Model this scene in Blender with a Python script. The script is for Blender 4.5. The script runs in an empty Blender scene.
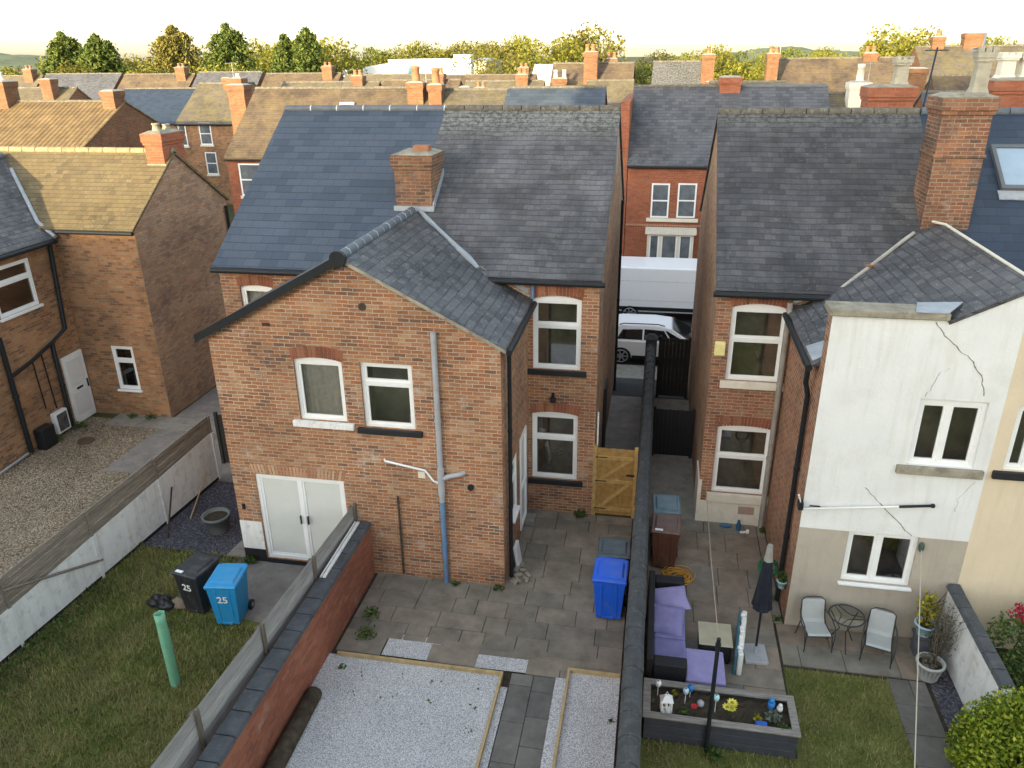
import bpy, math, random
import numpy as np
from mathutils import Vector, Matrix
random.seed(7)
RNG = np.random.default_rng(11)
sc = bpy.context.scene
COL = sc.collection
R = math.radians

# ------------------------------------------------------------------ mesh builder
class MB:
    def __init__(s, origin=(0, 0, 0)):
        s.v = []; s.f = []; s.sm = []; s.o = Vector(origin); s.T = None
    def add(s, vs, fs, smooth=False):
        b = len(s.v)
        for p in vs:
            p = Vector(p)
            if s.T is not None: p = s.T @ p
            s.v.append(p)
        for f in fs:
            s.f.append([b + i for i in f]); s.sm.append(smooth)
        return s
    def box(s, x0, x1, y0, y1, z0, z1):
        return s.add([(x0,y0,z0),(x1,y0,z0),(x1,y1,z0),(x0,y1,z0),(x0,y0,z1),(x1,y0,z1),(x1,y1,z1),(x0,y1,z1)],
                     [(0,3,2,1),(4,5,6,7),(0,1,5,4),(1,2,6,5),(2,3,7,6),(3,0,4,7)])
    def boxc(s, c, size, rot=None):
        old = s.T
        m = Matrix.Translation(Vector(c)) @ (rot.to_4x4() if rot is not None else Matrix.Identity(4))
        s.T = m if old is None else old @ m
        x, y, z = [q / 2 for q in size]
        s.box(-x, x, -y, y, -z, z); s.T = old
        return s
    def frustum(s, x0,x1,y0,y1,z0, X0,X1,Y0,Y1,z1):
        return s.add([(x0,y0,z0),(x1,y0,z0),(x1,y1,z0),(x0,y1,z0),(X0,Y0,z1),(X1,Y0,z1),(X1,Y1,z1),(X0,Y1,z1)],
                     [(0,3,2,1),(4,5,6,7),(0,1,5,4),(1,2,6,5),(2,3,7,6),(3,0,4,7)])
    def slab(s, pts, t):
        """polygon given as its upper face, thickened downwards along its normal"""
        pts = [Vector(p) for p in pts]; n = Vector((0, 0, 0))
        for i in range(len(pts)):
            n += pts[i].cross(pts[(i + 1) % len(pts)])
        n.normalize()
        if n.z < -1e-6: pts.reverse(); n = -n
        k = len(pts); vs = pts + [p - n * t for p in pts]
        fs = [list(range(k)), list(range(2 * k - 1, k - 1, -1))]
        for i in range(k):
            j = (i + 1) % k; fs.append([i, i + k, j + k, j])
        return s.add(vs, fs)
    def prism(s, poly, axis, a0, a1):
        """2D polygon extruded along an axis; axis 'x': poly is (y,z), 'y': (x,z), 'z': (x,y)"""
        def p3(p, a):
            return {'x': (a, p[0], p[1]), 'y': (p[0], a, p[1]), 'z': (p[0], p[1], a)}[axis]
        k = len(poly); vs = [p3(p, a0) for p in poly] + [p3(p, a1) for p in poly]
        A = sum(poly[i][0] * poly[(i + 1) % k][1] - poly[(i + 1) % k][0] * poly[i][1] for i in range(k))
        fl = (A > 0) != (axis == 'y')
        f0 = list(range(k)); f1 = list(range(k, 2 * k))
        fs = [f0[::-1], f1] if fl else [f0, f1[::-1]]
        for i in range(k):
            j = (i + 1) % k
            fs.append([i, j, j + k, i + k] if fl else [i, i + k, j + k, j])
        return s.add(vs, fs)
    def tube(s, pts, r, seg=8, closed=False, caps=True):
        pts = [Vector(p) for p in pts]; n = len(pts)
        rs = r if isinstance(r, (list, tuple)) else [r] * n
        rings = []; prev = None
        for i, p in enumerate(pts):
            if closed: d = pts[(i + 1) % n] - pts[i - 1]
            else: d = pts[min(i + 1, n - 1)] - pts[max(i - 1, 0)]
            d.normalize()
            if prev is None:
                u = d.cross(Vector((0, 0, 1)))
                if u.length < 1e-3: u = d.cross(Vector((1, 0, 0)))
            else: u = prev - d * prev.dot(d)
            u.normalize(); prev = u; w = d.cross(u)
            rings.append([p + (u * math.cos(2*math.pi*k/seg) + w * math.sin(2*math.pi*k/seg)) * rs[i] for k in range(seg)])
        vs = [q for rg in rings for q in rg]; fs = []
        for i in range(n if closed else n - 1):
            a = i * seg; b = ((i + 1) % n) * seg
            for k in range(seg):
                l = (k + 1) % seg; fs.append((a + k, a + l, b + l, b + k))
        s.add(vs, fs, True)
        if caps and not closed:
            s.add(rings[0], [tuple(range(seg))[::-1]]); s.add(rings[-1], [tuple(range(seg))])
        return s
    def lathe(s, prof, c=(0, 0, 0), seg=16):
        c = Vector(c); vs = []; fs = []
        for (r, z) in prof:
            for k in range(seg):
                a = 2 * math.pi * k / seg; vs.append(c + Vector((r * math.cos(a), r * math.sin(a), z)))
        for i in range(len(prof) - 1):
            for k in range(seg):
                l = (k + 1) % seg
                fs.append((i*seg + k, i*seg + l, (i+1)*seg + l, (i+1)*seg + k))
        s.add(vs, fs, True)
        if prof[0][0] > 1e-4: s.add(vs[:seg], [tuple(range(seg))[::-1]])
        if prof[-1][0] > 1e-4: s.add(vs[-seg:], [tuple(range(seg))])
        return s
    def ell(s, c, r, seg=12, rings=8, jit=0):
        c = Vector(c); vs = []; fs = []
        for i in range(rings + 1):
            t = math.pi * i / rings
            for k in range(seg):
                a = 2 * math.pi * k / seg; j = 1 + random.uniform(-jit, jit)
                vs.append(c + Vector((r[0]*math.sin(t)*math.cos(a)*j, r[1]*math.sin(t)*math.sin(a)*j, -r[2]*math.cos(t)*j)))
        for i in range(rings):
            for k in range(seg):
                l = (k + 1) % seg; fs.append((i*seg+k, i*seg+l, (i+1)*seg+l, (i+1)*seg+k))
        return s.add(vs, fs, True)

def auto_uv(me):
    n = len(me.loops)
    if n == 0: return
    uvl = me.uv_layers.new(name='UVMap')
    co = np.empty(len(me.vertices) * 3); me.vertices.foreach_get('co', co); co = co.reshape(-1, 3)
    vi = np.empty(n, dtype=np.int32); me.loops.foreach_get('vertex_index', vi)
    pn = np.empty(len(me.polygons) * 3); me.polygons.foreach_get('normal', pn); pn = pn.reshape(-1, 3)
    lt = np.empty(len(me.polygons), dtype=np.int32); me.polygons.foreach_get('loop_total', lt)
    N = np.repeat(pn, lt, axis=0); P = co[vi]
    flat = np.abs(N[:, 2]) > .97
    L = np.maximum(np.hypot(N[:, 0], N[:, 1]), 1e-6)
    U = np.stack([-N[:, 1] / L, N[:, 0] / L, np.zeros(n)], 1); U[flat] = (1, 0, 0)
    V = np.cross(N, U); V[flat] = (0, 1, 0)
    uv = np.stack([(P * U).sum(1), (P * V).sum(1)], 1)
    uvl.data.foreach_set('uv', uv.astype(np.float32).ravel())

def obj(name, mb, mat, parent=None, loc=None, rz=0.0, bevel=0, kind=None, label=None, seg=1):
    me = bpy.data.meshes.new(name)
    me.from_pydata([tuple(v) for v in mb.v], [], mb.f); me.update()
    me.polygons.foreach_set('use_smooth', mb.sm)
    auto_uv(me)
    if mb.o.length > 0: me.transform(Matrix.Translation(-mb.o))
    for m in (mat if isinstance(mat, (list, tuple)) else [mat]): me.materials.append(m)
    o = bpy.data.objects.new(name, me); COL.objects.link(o)
    if parent is not None: o.parent = parent
    if loc is not None: o.location = loc
    o.rotation_euler.z = rz
    if bevel:
        b = o.modifiers.new('bevel', 'BEVEL'); b.width = bevel; b.segments = seg; b.limit_method = 'ANGLE'; b.angle_limit = R(35)
    if kind: o['kind'] = kind
    if label: o['label'] = label
    return o
def raw(name, verts, faces, mat, parent=None, loc=None):
    """fast mesh from numpy arrays: faces all have the same number of corners"""
    me = bpy.data.meshes.new(name); nv, (nf, k) = len(verts), faces.shape
    me.vertices.add(nv); me.vertices.foreach_set('co', np.asarray(verts, np.float32).ravel())
    me.loops.add(nf * k); me.loops.foreach_set('vertex_index', faces.astype(np.int32).ravel())
    me.polygons.add(nf); me.polygons.foreach_set('loop_start', np.arange(0, nf * k, k, dtype=np.int32))
    me.update(calc_edges=True); me.materials.append(mat)
    o = bpy.data.objects.new(name, me); COL.objects.link(o)
    if parent is not None: o.parent = parent
    if loc is not None: o.location = loc
    return o
def tag(o, label, cat, group=None, kind=None):
    o['label'] = label; o['category'] = cat
    if group: o['group'] = group
    if kind: o['kind'] = kind
    return o
def thing(name, label, cat, loc=(0, 0, 0), rz=0.0, group=None):
    o = bpy.data.objects.new(name, None); COL.objects.link(o); o.empty_display_size = .1
    o.location = loc; o.rotation_euler.z = rz
    return tag(o, label, cat, group)
def dup(root, loc, rz=None, label=None, scale=None):
    r = root.copy(); COL.objects.link(r); r.location = loc
    if rz is not None: r.rotation_euler.z = rz
    if scale is not None: r.scale = scale
    if label: r['label'] = label
    def kids(a, b):
        for ch in list(a.children):
            c = ch.copy(); COL.objects.link(c); c.parent = b; kids(ch, c)
    kids(root, r)
    return r

# ------------------------------------------------------------------ materials
class N:
    def __init__(s, name):
        s.m = bpy.data.materials.new(name); s.m.use_nodes = True; s.t = s.m.node_tree; s.t.nodes.clear()
        s.out = s.n('ShaderNodeOutputMaterial'); s.b = s.n('ShaderNodeBsdfPrincipled'); s.l(s.b.outputs[0], s.out.inputs[0])
        s.b.inputs['Roughness'].default_value = .85; s.b.inputs['Specular IOR Level'].default_value = .3
    def n(s, t, **k):
        o = s.t.nodes.new(t)
        for a, b in k.items(): setattr(o, a, b)
        return o
    def l(s, a, b): s.t.links.new(a, b)
    def put(s, sock, v):
        if hasattr(v, 'links'): s.l(v, sock)
        elif isinstance(v, (tuple, list)) and len(v) == 3 and sock.type == 'RGBA': sock.default_value = (*v, 1)
        else: sock.default_value = v
    def math(s, op, a, b=0.0, c=0.0):
        o = s.n('ShaderNodeMath', operation=op); s.put(o.inputs[0], a); s.put(o.inputs[1], b); s.put(o.inputs[2], c); return o.outputs[0]
    def mix(s, f, a, b, mode='MIX'):
        o = s.n('ShaderNodeMix', data_type='RGBA', blend_type=mode); s.put(o.inputs[0], f); s.put(o.inputs[6], a); s.put(o.inputs[7], b); return o.outputs[2]
    def ramp(s, f, stops, interp='LINEAR'):
        o = s.n('ShaderNodeValToRGB'); r = o.color_ramp; r.interpolation = interp
        while len(r.elements) < len(stops): r.elements.new(.5)
        for e, (p, c) in zip(r.elements, stops):
            e.position = p; e.color = (*c, 1) if isinstance(c, (tuple, list)) else (c, c, c, 1)
        s.put(o.inputs[0], f); return o.outputs[0]
    def uv(s): return s.n('ShaderNodeTexCoord').outputs['UV']
    def oc(s): return s.n('ShaderNodeTexCoord').outputs['Object']
    def pos(s): return s.n('ShaderNodeNewGeometry').outputs['Position']
    def noise(s, vec, scale, detail=4, rough=.6, sc3=None):
        if sc3 is not None:
            mp = s.n('ShaderNodeMapping'); s.l(vec, mp.inputs[0]); mp.inputs['Scale'].default_value = sc3; vec = mp.outputs[0]
        o = s.n('ShaderNodeTexNoise'); s.l(vec, o.inputs['Vector']); o.inputs['Scale'].default_value = scale
        o.inputs['Detail'].default_value = detail; o.inputs['Roughness'].default_value = rough; return o.outputs[0]
    def bump(s, h, dist=.01, strength=1.0):
        o = s.n('ShaderNodeBump'); s.l(h, o.inputs['Height']); o.inputs['Distance'].default_value = dist; o.inputs['Strength'].default_value = strength
        s.l(o.outputs[0], s.b.inputs['Normal'])
    def rand(s): return s.n('ShaderNodeNewGeometry').outputs['Random Per Island']
    def done(s, col=None, rough=None, spec=None):
        if col is not None: s.put(s.b.inputs['Base Color'], col)
        if rough is not None: s.put(s.b.inputs['Roughness'], rough)
        if spec is not None: s.b.inputs['Specular IOR Level'].default_value = spec
        return s.m
    def cells(s, gw, gh, off=.5, seed=0.0, wob=0.0, wsc=.8):
        uv = s.uv()
        sp = s.n('ShaderNodeSeparateXYZ'); s.l(uv, sp.inputs[0]); u, v = sp.outputs[0], sp.outputs[1]
        if wob:
            v = s.math('ADD', v, s.math('MULTIPLY', s.math('SUBTRACT', s.noise(uv, wsc, 2), .5), wob))
        rv = s.math('DIVIDE', s.math('ADD', v, 50.0), gh); row = s.math('FLOOR', rv); fv = s.math('FRACT', rv)
        ru = s.math('ADD', s.math('DIVIDE', s.math('ADD', u, 100.0), gw), s.math('MULTIPLY', s.math('MODULO', row, 2.0), off))
        col = s.math('FLOOR', ru); fu = s.math('FRACT', ru)
        cb = s.n('ShaderNodeCombineXYZ'); s.l(col, cb.inputs[0]); s.l(row, cb.inputs[1]); cb.inputs[2].default_value = seed
        wn = s.n('ShaderNodeTexWhiteNoise', noise_dimensions='3D'); s.l(cb.outputs[0], wn.inputs['Vector'])
        return uv, wn.outputs['Value'], wn.outputs['Color'], fu, fv, u, v

def brick_mat(name, pal, mortar, mw=.13, stain=(.7, 1.15), lime=0.0, soot=0.0, seed=1.0, gh=.075, gw=.225):
    s = N(name); uv, rv, rc, fu, fv, u, v = s.cells(gw, gh, .5, seed, .03, 5.0)
    n = len(pal); pal = sorted(pal, key=lambda c: -sum(c)); big = s.noise(uv, .55, 5, .65)
    clus = s.math('ADD', s.math('MULTIPLY', rv, .62), s.math('MULTIPLY', s.math('SUBTRACT', s.noise(uv, .8, 5, .7, (1, 1.6, 1)), .33), 1.55))
    col = s.ramp(clus, [(i / n, c) for i, c in enumerate(pal)], 'CONSTANT')
    col = s.mix(.5, col, s.mix(s.math('FRACT', s.math('MULTIPLY', rv, 7.31)), s.mix(1.0, col, (1.0, 1.06, 1.12), 'MULTIPLY'), s.mix(1.0, col, (1.15, .97, .80), 'MULTIPLY'))); mid = s.noise(uv, 3.0, 4, .7); fine = s.noise(uv, 55, 3, .7)
    col = s.mix(1.0, col, s.ramp(fine, [(.25, .78), (.75, 1.18)]), 'MULTIPLY')
    col = s.mix(s.ramp(s.noise(uv, 1.1, 4, .7), [(.45, 0.0), (.62, .55)]), col, s.mix(1.0, col, (.62, .58, .58), 'MULTIPLY'))
    m = s.math('MAXIMUM', s.math('LESS_THAN', fu, mw * gh / gw), s.math('LESS_THAN', fv, mw))
    mc = s.mix(1.0, mortar, s.ramp(mid, [(.3, .72), (.7, 1.1)]), 'MULTIPLY')
    col = s.mix(m, col, mc)
    col = s.mix(1.0, col, s.ramp(big, [(.3, stain[0]), (.7, stain[1])]), 'MULTIPLY')
    if lime: col = s.mix(s.ramp(s.noise(uv, 1.6, 6, .72), [(.58, 0.0), (.72, lime)]), col, (.52, .46, .39))
    if soot: col = s.mix(s.ramp(s.noise(uv, .9, 6, .7), [(.5, 0.0), (.7, soot)]), col, (.06, .05, .045))
    s.bump(s.math('ADD', s.math('MULTIPLY', m, -1.0), s.math('ADD', s.math('MULTIPLY', fine, .5), s.math('MULTIPLY', rv, .4))), .008, .8)
    return s.done(col, .9, .2)

def slate_mat(name, pal, gh=.2, gw=.28, lichen=0.0, moss=0.0, lich_col=(.4, .4, .34), moss_col=(.2, .17, .07), rough=.55, patch=.5, seed=3.0, edge=.1, vlow=None, wob=0.0, spec=.4):
    s = N(name); uv, rv, rc, fu, fv, u, v = s.cells(gw, gh, .5, seed, wob)
    n = len(pal); col = s.ramp(rv, [(i / n, c) for i, c in enumerate(pal)], 'CONSTANT')
    fine = s.noise(uv, 30, 4, .7); big = s.noise(uv, .5, 5, .65)
    col = s.mix(1.0, col, s.ramp(fine, [(.25, .75), (.75, 1.2)]), 'MULTIPLY')
    col = s.mix(1.0, col, s.ramp(big, [(.3, 1 - patch), (.7, 1 + patch * .6)]), 'MULTIPLY')
    col = s.mix(s.ramp(s.noise(uv, 1.6, 6, .7, (1.6, .3, 1)), [(.5, 0.0), (.72, min(.75, patch*1.2))]), col, s.mix(1.0, col, (.45, .45, .44), 'MULTIPLY'))
    if moss: col = s.mix(s.ramp(s.noise(uv, .9, 7, .75), [(.5 - moss * .25, 0.0), (.75 - moss * .2, .9)]), col, moss_col)
    if lichen:
        sp = s.noise(uv, 9, 5, .75); pat = s.noise(uv, .7, 4, .6)
        f = s.math('MULTIPLY', s.ramp(sp, [(.56, 0.0), (.63, 1.0)]), s.ramp(pat, [(.5 - .2 * lichen, 0.0), (.75 - .2 * lichen, 1.0)]))
        if vlow is not None:   # lichen gathers along the ridge: a band of the slope
            f = s.math('MAXIMUM', s.math('MULTIPLY', f, .35), s.math('MULTIPLY', s.ramp(sp, [(.44, 0.0), (.56, 1.0)]), s.ramp(s.math('SUBTRACT', v, vlow), [(.0, 0.0), (.9, 1.0)])))
        col = s.mix(s.math('MULTIPLY', f, .6), col, lich_col)
    line = s.math('MAXIMUM', s.math('LESS_THAN', fu, .03), s.math('LESS_THAN', fv, edge))
    col = s.mix(s.math('MULTIPLY', s.math('MULTIPLY', line, s.ramp(s.noise(uv, 4, 4, .7), [(.25, .35), (.7, 1.0)])), .75), col, (.014, .015, .017))
    h = s.math('ADD', s.math('SUBTRACT', 1.0, fv), s.math('ADD', s.math('MULTIPLY', rv, .5), s.math('MULTIPLY', line, -.5)))
    s.bump(s.math('ADD', h, s.math('MULTIPLY', fine, .25)), .012, .9)
    return s.done(col, s.ramp(rv, [(0, rough - .1), (1, rough + .12)]), spec)

def pantile_mat(name, pal, gw=.28, gh=.32):
    s = N(name); uv, rv, rc, fu, fv, u, v = s.cells(gw, gh, 0.0, 9.0)
    n = len(pal); col = s.ramp(rv, [(i / n, c) for i, c in enumerate(pal)], 'CONSTANT')
    col = s.mix(1.0, col, s.ramp(s.noise(uv, 1.2, 5), [(.3, .7), (.7, 1.2)]), 'MULTIPLY')
    wav = s.math('ABSOLUTE', s.math('SINE', s.math('MULTIPLY', fu, math.pi)))
    line = s.math('MAXIMUM', s.math('LESS_THAN', fu, .12), s.math('LESS_THAN', fv, .07))
    col = s.mix(s.math('MULTIPLY', line, .55), col, (.03, .025, .02))
    s.bump(s.math('ADD', wav, s.math('MULTIPLY', s.math('SUBTRACT', 1.0, fv), .4)), .05, 1.0)
    return s.done(col, .85, .25)

def plain(name, col, rough=.6, var=.15, scale=6, spec=.3, metal=0.0, dirt=None, dirt_amt=.5, dscale=3.0, bump=0.0, bscale=60, streak=0.0):
    s = N(name); p = s.oc()
    c = s.mix(1.0, col, s.ramp(s.noise(p, scale, 5), [(.3, 1 - var), (.7, 1 + var * .6)]), 'MULTIPLY')
    if dirt is not None: c = s.mix(s.ramp(s.noise(p, dscale, 7, .72), [(.52, 0.0), (.68, dirt_amt)]), c, dirt)
    if streak: c = s.mix(s.ramp(s.noise(p, 3.0, 6, .7, (2.2, 2.2, .22)), [(.5, 0.0), (.75, streak)]), c, dirt)
    if bump: s.bump(s.noise(p, bscale, 4, .7), bump, .8)
    s.b.inputs['Metallic'].default_value = metal
    return s.done(c, rough, spec)

def island(name, stops, rough=.8, spec=.25, trans=0.0, var=.3):
    """per-piece colour: leaves, blades, slabs, stones"""
    s = N(name); c = s.ramp(s.rand(), stops)
    c = s.mix(1.0, c, s.ramp(s.noise(s.pos(), 1.3, 4), [(.3, 1 - var), (.7, 1 + var * .7)]), 'MULTIPLY')
    if trans:
        t = s.n('ShaderNodeBsdfTranslucent'); s.l(c, t.inputs[0]); mx = s.n('ShaderNodeMixShader'); mx.inputs[0].default_value = trans
        s.l(s.b.outputs[0], mx.inputs[1]); s.l(t.outputs[0], mx.inputs[2]); s.l(mx.outputs[0], s.out.inputs[0])
    return s.done(c, rough, spec)

def ground_mat(name, stops, scale, rough=.95, big=(.8, 1.15), bdist=.02, vor=None):
    s = N(name); p = s.pos()
    if vor:
        vt = s.n('ShaderNodeTexVoronoi'); s.l(p, vt.inputs['Vector']); vt.inputs['Scale'].default_value = vor
        cs = s.n('ShaderNodeSeparateColor'); s.l(vt.outputs['Color'], cs.inputs[0]); f = cs.outputs[0]; h = vt.outputs['Distance']
        c = s.ramp(f, stops, 'CONSTANT')
        c = s.mix(s.ramp(h, [(.35, 0.0), (.75, .65)]), c, s.mix(1.0, c, (.25, .24, .23), 'MULTIPLY'))
        s.bump(s.math('SUBTRACT', 1.0, h), bdist, 1.0)
    else:
        f = s.noise(p, scale, 8, .7); c = s.ramp(f, stops); s.bump(s.noise(p, scale * 6, 4, .7), bdist, .8)
    c = s.mix(1.0, c, s.ramp(s.noise(p, .6, 5), [(.3, big[0]), (.7, big[1])]), 'MULTIPLY')
    return s.done(c, rough, .2)

def glass_mat(name, tint=(.88, .88, .87), refl=.12):
    s = N(name); t = s.n('ShaderNodeBsdfTransparent'); t.inputs[0].default_value = (*tint, 1)
    g = s.n('ShaderNodeBsdfGlossy'); g.inputs['Roughness'].default_value = .03
    fr = s.n('ShaderNodeFresnel'); fr.inputs[0].default_value = 1.5
    mx = s.n('ShaderNodeMixShader'); s.l(s.math('ADD', fr.outputs[0], refl), mx.inputs[0])
    s.l(t.outputs[0], mx.inputs[1]); s.l(g.outputs[0], mx.inputs[2]); s.l(mx.outputs[0], s.out.inputs[0]); s.t.nodes.remove(s.b)
    return s.m

B_MAIN = brick_mat('brick_weathered_orange', [(.3460,.1609,.0800),(.3921,.1887,.0944),(.2998,.1331,.0676),(.4266,.2275,.1210),(.1788,.1021,.0697),(.3575,.1943,.1108),(.3229,.1443,.0738),(.4498,.2719,.1537),(.2307,.1166,.0676),(.3805,.1665,.0800),(.5075,.3274,.1999),(.4843,.2608,.1333)], (.45,.385,.30), .19, (.74, 1.22), lime=.65, soot=.42)
B_WARM = brick_mat('brick_warm_red', [(.3283,.1395,.0751),(.3735,.1698,.0924),(.2717,.1152,.0670),(.3396,.1819,.1097),(.4075,.2365,.1386),(.2151,.0970,.0578)], (.43,.36,.28), .19, (.78, 1.14), lime=.35, soot=.3, seed=2.0)
B_SIDE = brick_mat('brick_gable_brown', [(.3781,.2393,.1507),(.4640,.2870,.1772),(.3093,.1914,.1329),(.4125,.2870,.1949),(.5157,.3444,.2126)], (.26,.22,.18), .14, (.75, 1.1), lime=.1, soot=.4, seed=4.0)
B_LEFT = brick_mat('brick_sandy_brown', [(.3837,.1954,.0958),(.4366,.2394,.1197),(.3043,.1576,.0838),(.4895,.2960,.1556),(.2184,.1198,.0718),(.4101,.2204,.1197)], (.32,.26,.18), .17, (.66, 1.2), lime=.2, soot=.5, seed=5.0)
B_RED = brick_mat('brick_hard_red', [(.3096,.1108,.0643),(.3440,.1252,.0692),(.2752,.0963,.0593),(.3268,.1348,.0841)], (.33,.19,.13), .10, (.85, 1.1), seed=6.0)
B_CHIM = brick_mat('brick_chimney_worn', [(.2738,.1265,.0695),(.3286,.1603,.0900),(.2099,.1013,.0654),(.3651,.2109,.1309),(.1369,.0802,.0572),(.2555,.1308,.0818)], (.33,.28,.21), .18, (.5, 1.2), lime=.45, soot=.8, seed=7.0)
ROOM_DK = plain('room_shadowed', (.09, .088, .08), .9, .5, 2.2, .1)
B_ORANGE = brick_mat('brick_far_orange', [(.2187,.1106,.0624),(.2511,.1318,.0758),(.1782,.0893,.0535)], (.30,.21,.13), .12, (.75, 1.12), soot=.35, seed=8.0)
B_GARDEN = brick_mat('brick_garden_wall_red', [(.3150,.1140,.0690),(.3570,.1380,.0805),(.2730,.1020,.0633),(.3780,.1680,.1035)], (.28,.16,.12), .11, (.7, 1.15), lime=.25, seed=12.0)
SOLDIER = brick_mat('brick_arch_course', [(.36,.13,.075),(.40,.15,.085),(.32,.11,.065)], (.42,.33,.25), .14, (.9, 1.05), seed=10.0, gh=.24, gw=.075)
SOLDIER_PALE = brick_mat('brick_pale_course', [(.46,.27,.15),(.40,.20,.11),(.48,.31,.19),(.36,.16,.09)], (.48,.40,.30), .14, (.9, 1.05), seed=11.0, gh=.24, gw=.075)
S_BLUE = slate_mat('slate_new_blue', [(.0569,.0746,.1037),(.0656,.0832,.1143),(.0503,.0670,.0942),(.0712,.0889,.1191)], .235, .40, patch=.14, rough=.45, edge=.085)
S_OLD = slate_mat('slate_old_grey', [(.0979,.0960,.1038),(.1115,.1093,.1169),(.0844,.0828,.0892),(.1284,.1242,.1298),(.1048,.1027,.1103)], .165, .235, lichen=.9, moss=.1, moss_col=(.035,.034,.030), patch=.55, rough=.6, vlow=20.15, wob=.13, lich_col=(.30,.30,.26), edge=.14)
S_OLD2 = slate_mat('slate_old_dark', [(.0694,.0681,.0726),(.0832,.0815,.0871),(.0589,.0577,.0623),(.0967,.0948,.0987)], .165, .235, lichen=.8, moss=.1, moss_col=(.03,.029,.026), patch=.55, rough=.6, seed=13.0, vlow=20.6, wob=.11, lich_col=(.27,.27,.24), edge=.14)
S_WING = slate_mat('slate_wing_grey', [(.0833,.0833,.0887),(.0995,.0995,.1035),(.0672,.0672,.0726),(.1183,.1169,.1183),(.0806,.0806,.0874)], .165, .22, lichen=1.0, patch=.5, seed=14.0, wob=.11, lich_col=(.27,.27,.24), edge=.15)
S_NAVY = slate_mat('slate_new_navy', [(.030,.045,.072),(.034,.050,.079),(.028,.041,.066)], .235, .40, patch=.1, rough=.42, seed=15.0, edge=.06)
S_GREY = slate_mat('slate_street_grey', [(.0938,.0975,.1100),(.1100,.1125,.1225),(.0775,.0800,.0912)], .2, .3, patch=.3, lichen=.2, seed=16.0)
T_MOSS = slate_mat('tile_mossy_tan', [(.1443,.1118,.0686),(.1696,.1299,.0758),(.1191,.0938,.0613),(.1876,.1443,.0830),(.1010,.0830,.0577)], .16, .2, moss=.7, lichen=.4, moss_col=(.165,.13,.072), lich_col=(.33,.30,.24), patch=.4, rough=.85, seed=17.0, spec=.15)
T_BROWN = slate_mat('tile_brown', [(.1162,.0889,.0680),(.1267,.0963,.0737),(.1021,.0793,.0624)], .17, .22, moss=.25, moss_col=(.2,.15,.08), patch=.3, rough=.85, seed=18.0, spec=.15)
T_GREYBROWN = slate_mat('tile_grey_brown', [(.1360,.1173,.0935),(.1487,.1275,.1020),(.1232,.1080,.0867)], .17, .22, moss=.2, patch=.3, rough=.85, seed=19.0, spec=.15)
T_PAN = pantile_mat('pantile_sandy', [(.1901,.1302,.0634),(.1760,.1197,.0598),(.2112,.1443,.0704)])
WHITE = plain('upvc_white', (.80, .81, .80), .35, .05, 5, .5)
WHITE_P = plain('paint_white_masonry', (.76, .76, .74), .8, .09, 2.0, .2, dirt=(.36, .34, .30), dirt_amt=.5, dscale=4.5, bump=.004, streak=.45)
RENDER_W = plain('render_white', (.71, .72, .71), .9, .06, 1.2, .15, dirt=(.55, .52, .46), dirt_amt=.4, dscale=.9, bump=.012, bscale=14, streak=.5)
RENDER_B = plain('render_beige', (.42, .375, .31), .9, .07, 1.2, .15, dirt=(.33, .29, .24), dirt_amt=.5, dscale=1.3, bump=.012, bscale=14, streak=.6)
RENDER_C = plain('render_cream', (.66, .56, .41), .9, .05, 1.0, .15, dirt=(.55, .46, .34), dirt_amt=.4, dscale=.8, bump=.01, bscale=14, streak=.5)
CREAM = plain('stone_cream_paint', (.68, .64, .54), .75, .08, 4, .2, dirt=(.45, .40, .32), dirt_amt=.4)
BLACK = plain('plastic_black', (.016, .019, .022), .5, .2, 8, .25)
BLACKP = plain('paint_black_sill', (.02, .02, .022), .6, .2, 8, .3)
GREYPIPE = plain('pipe_grey_paint', (.36, .37, .39), .5, .12, 5, .35, dirt=(.2, .2, .2), dirt_amt=.3)
BLUEPIPE = plain('pipe_blue_paint', (.12, .22, .36), .5, .2, 5, .35, dirt=(.22, .2, .18), dirt_amt=.4)
LEAD = plain('lead_flashing', (.32, .35, .38), .5, .2, 5, .4, dirt=(.5, .5, .47), dirt_amt=.4)
CEMENT = plain('cement_fillet', (.42, .40, .35), .95, .25, 6, .1, dirt=(.15, .14, .12), dirt_amt=.5, bump=.01)
STONE = plain('stone_pot_grey', (.40, .37, .29), .9, .25, 6, .15, dirt=(.13, .12, .09), dirt_amt=.6, bump=.01)
COPING_ST = plain('stone_coping', (.33, .30, .235), .95, .3, 4, .1, dirt=(.10, .09, .07), dirt_amt=.6, bump=.012)
TERRA = plain('terracotta', (.33, .16, .09), .8, .2, 6, .2, dirt=(.15, .09, .06), dirt_amt=.5)
RIDGE_B = plain('ridge_tile_grey', (.12, .135, .155), .6, .2, 5, .3)
RIDGE_M = plain('ridge_tile_mossy', (.13, .12, .10), .9, .3, 5, .15, dirt=(.30, .29, .24), dirt_amt=.7, dscale=9)
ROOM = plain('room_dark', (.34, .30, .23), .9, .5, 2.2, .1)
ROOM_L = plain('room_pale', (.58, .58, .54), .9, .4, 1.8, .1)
GLASS = glass_mat('window_glass'); GLASS_DK = glass_mat('window_glass_tinted', (.35, .38, .40), .04)
FROST = plain('frosted_glass', (.60, .615, .58), .25, .06, 2, .5)
CURTAIN = plain('curtain_pale', (.80, .80, .76), .9, .2, 12, .1)
TIMBER_N = plain('timber_fresh', (.44, .29, .11), .75, .28, 9, .2, dirt=(.30, .17, .06), dirt_amt=.5, dscale=6)
TIMBER_N2 = plain('timber_fresh_board', (.34, .205, .07), .75, .32, 9, .2, dirt=(.2, .11, .04), dirt_amt=.5, dscale=6)
TIMBER_G = None
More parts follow.
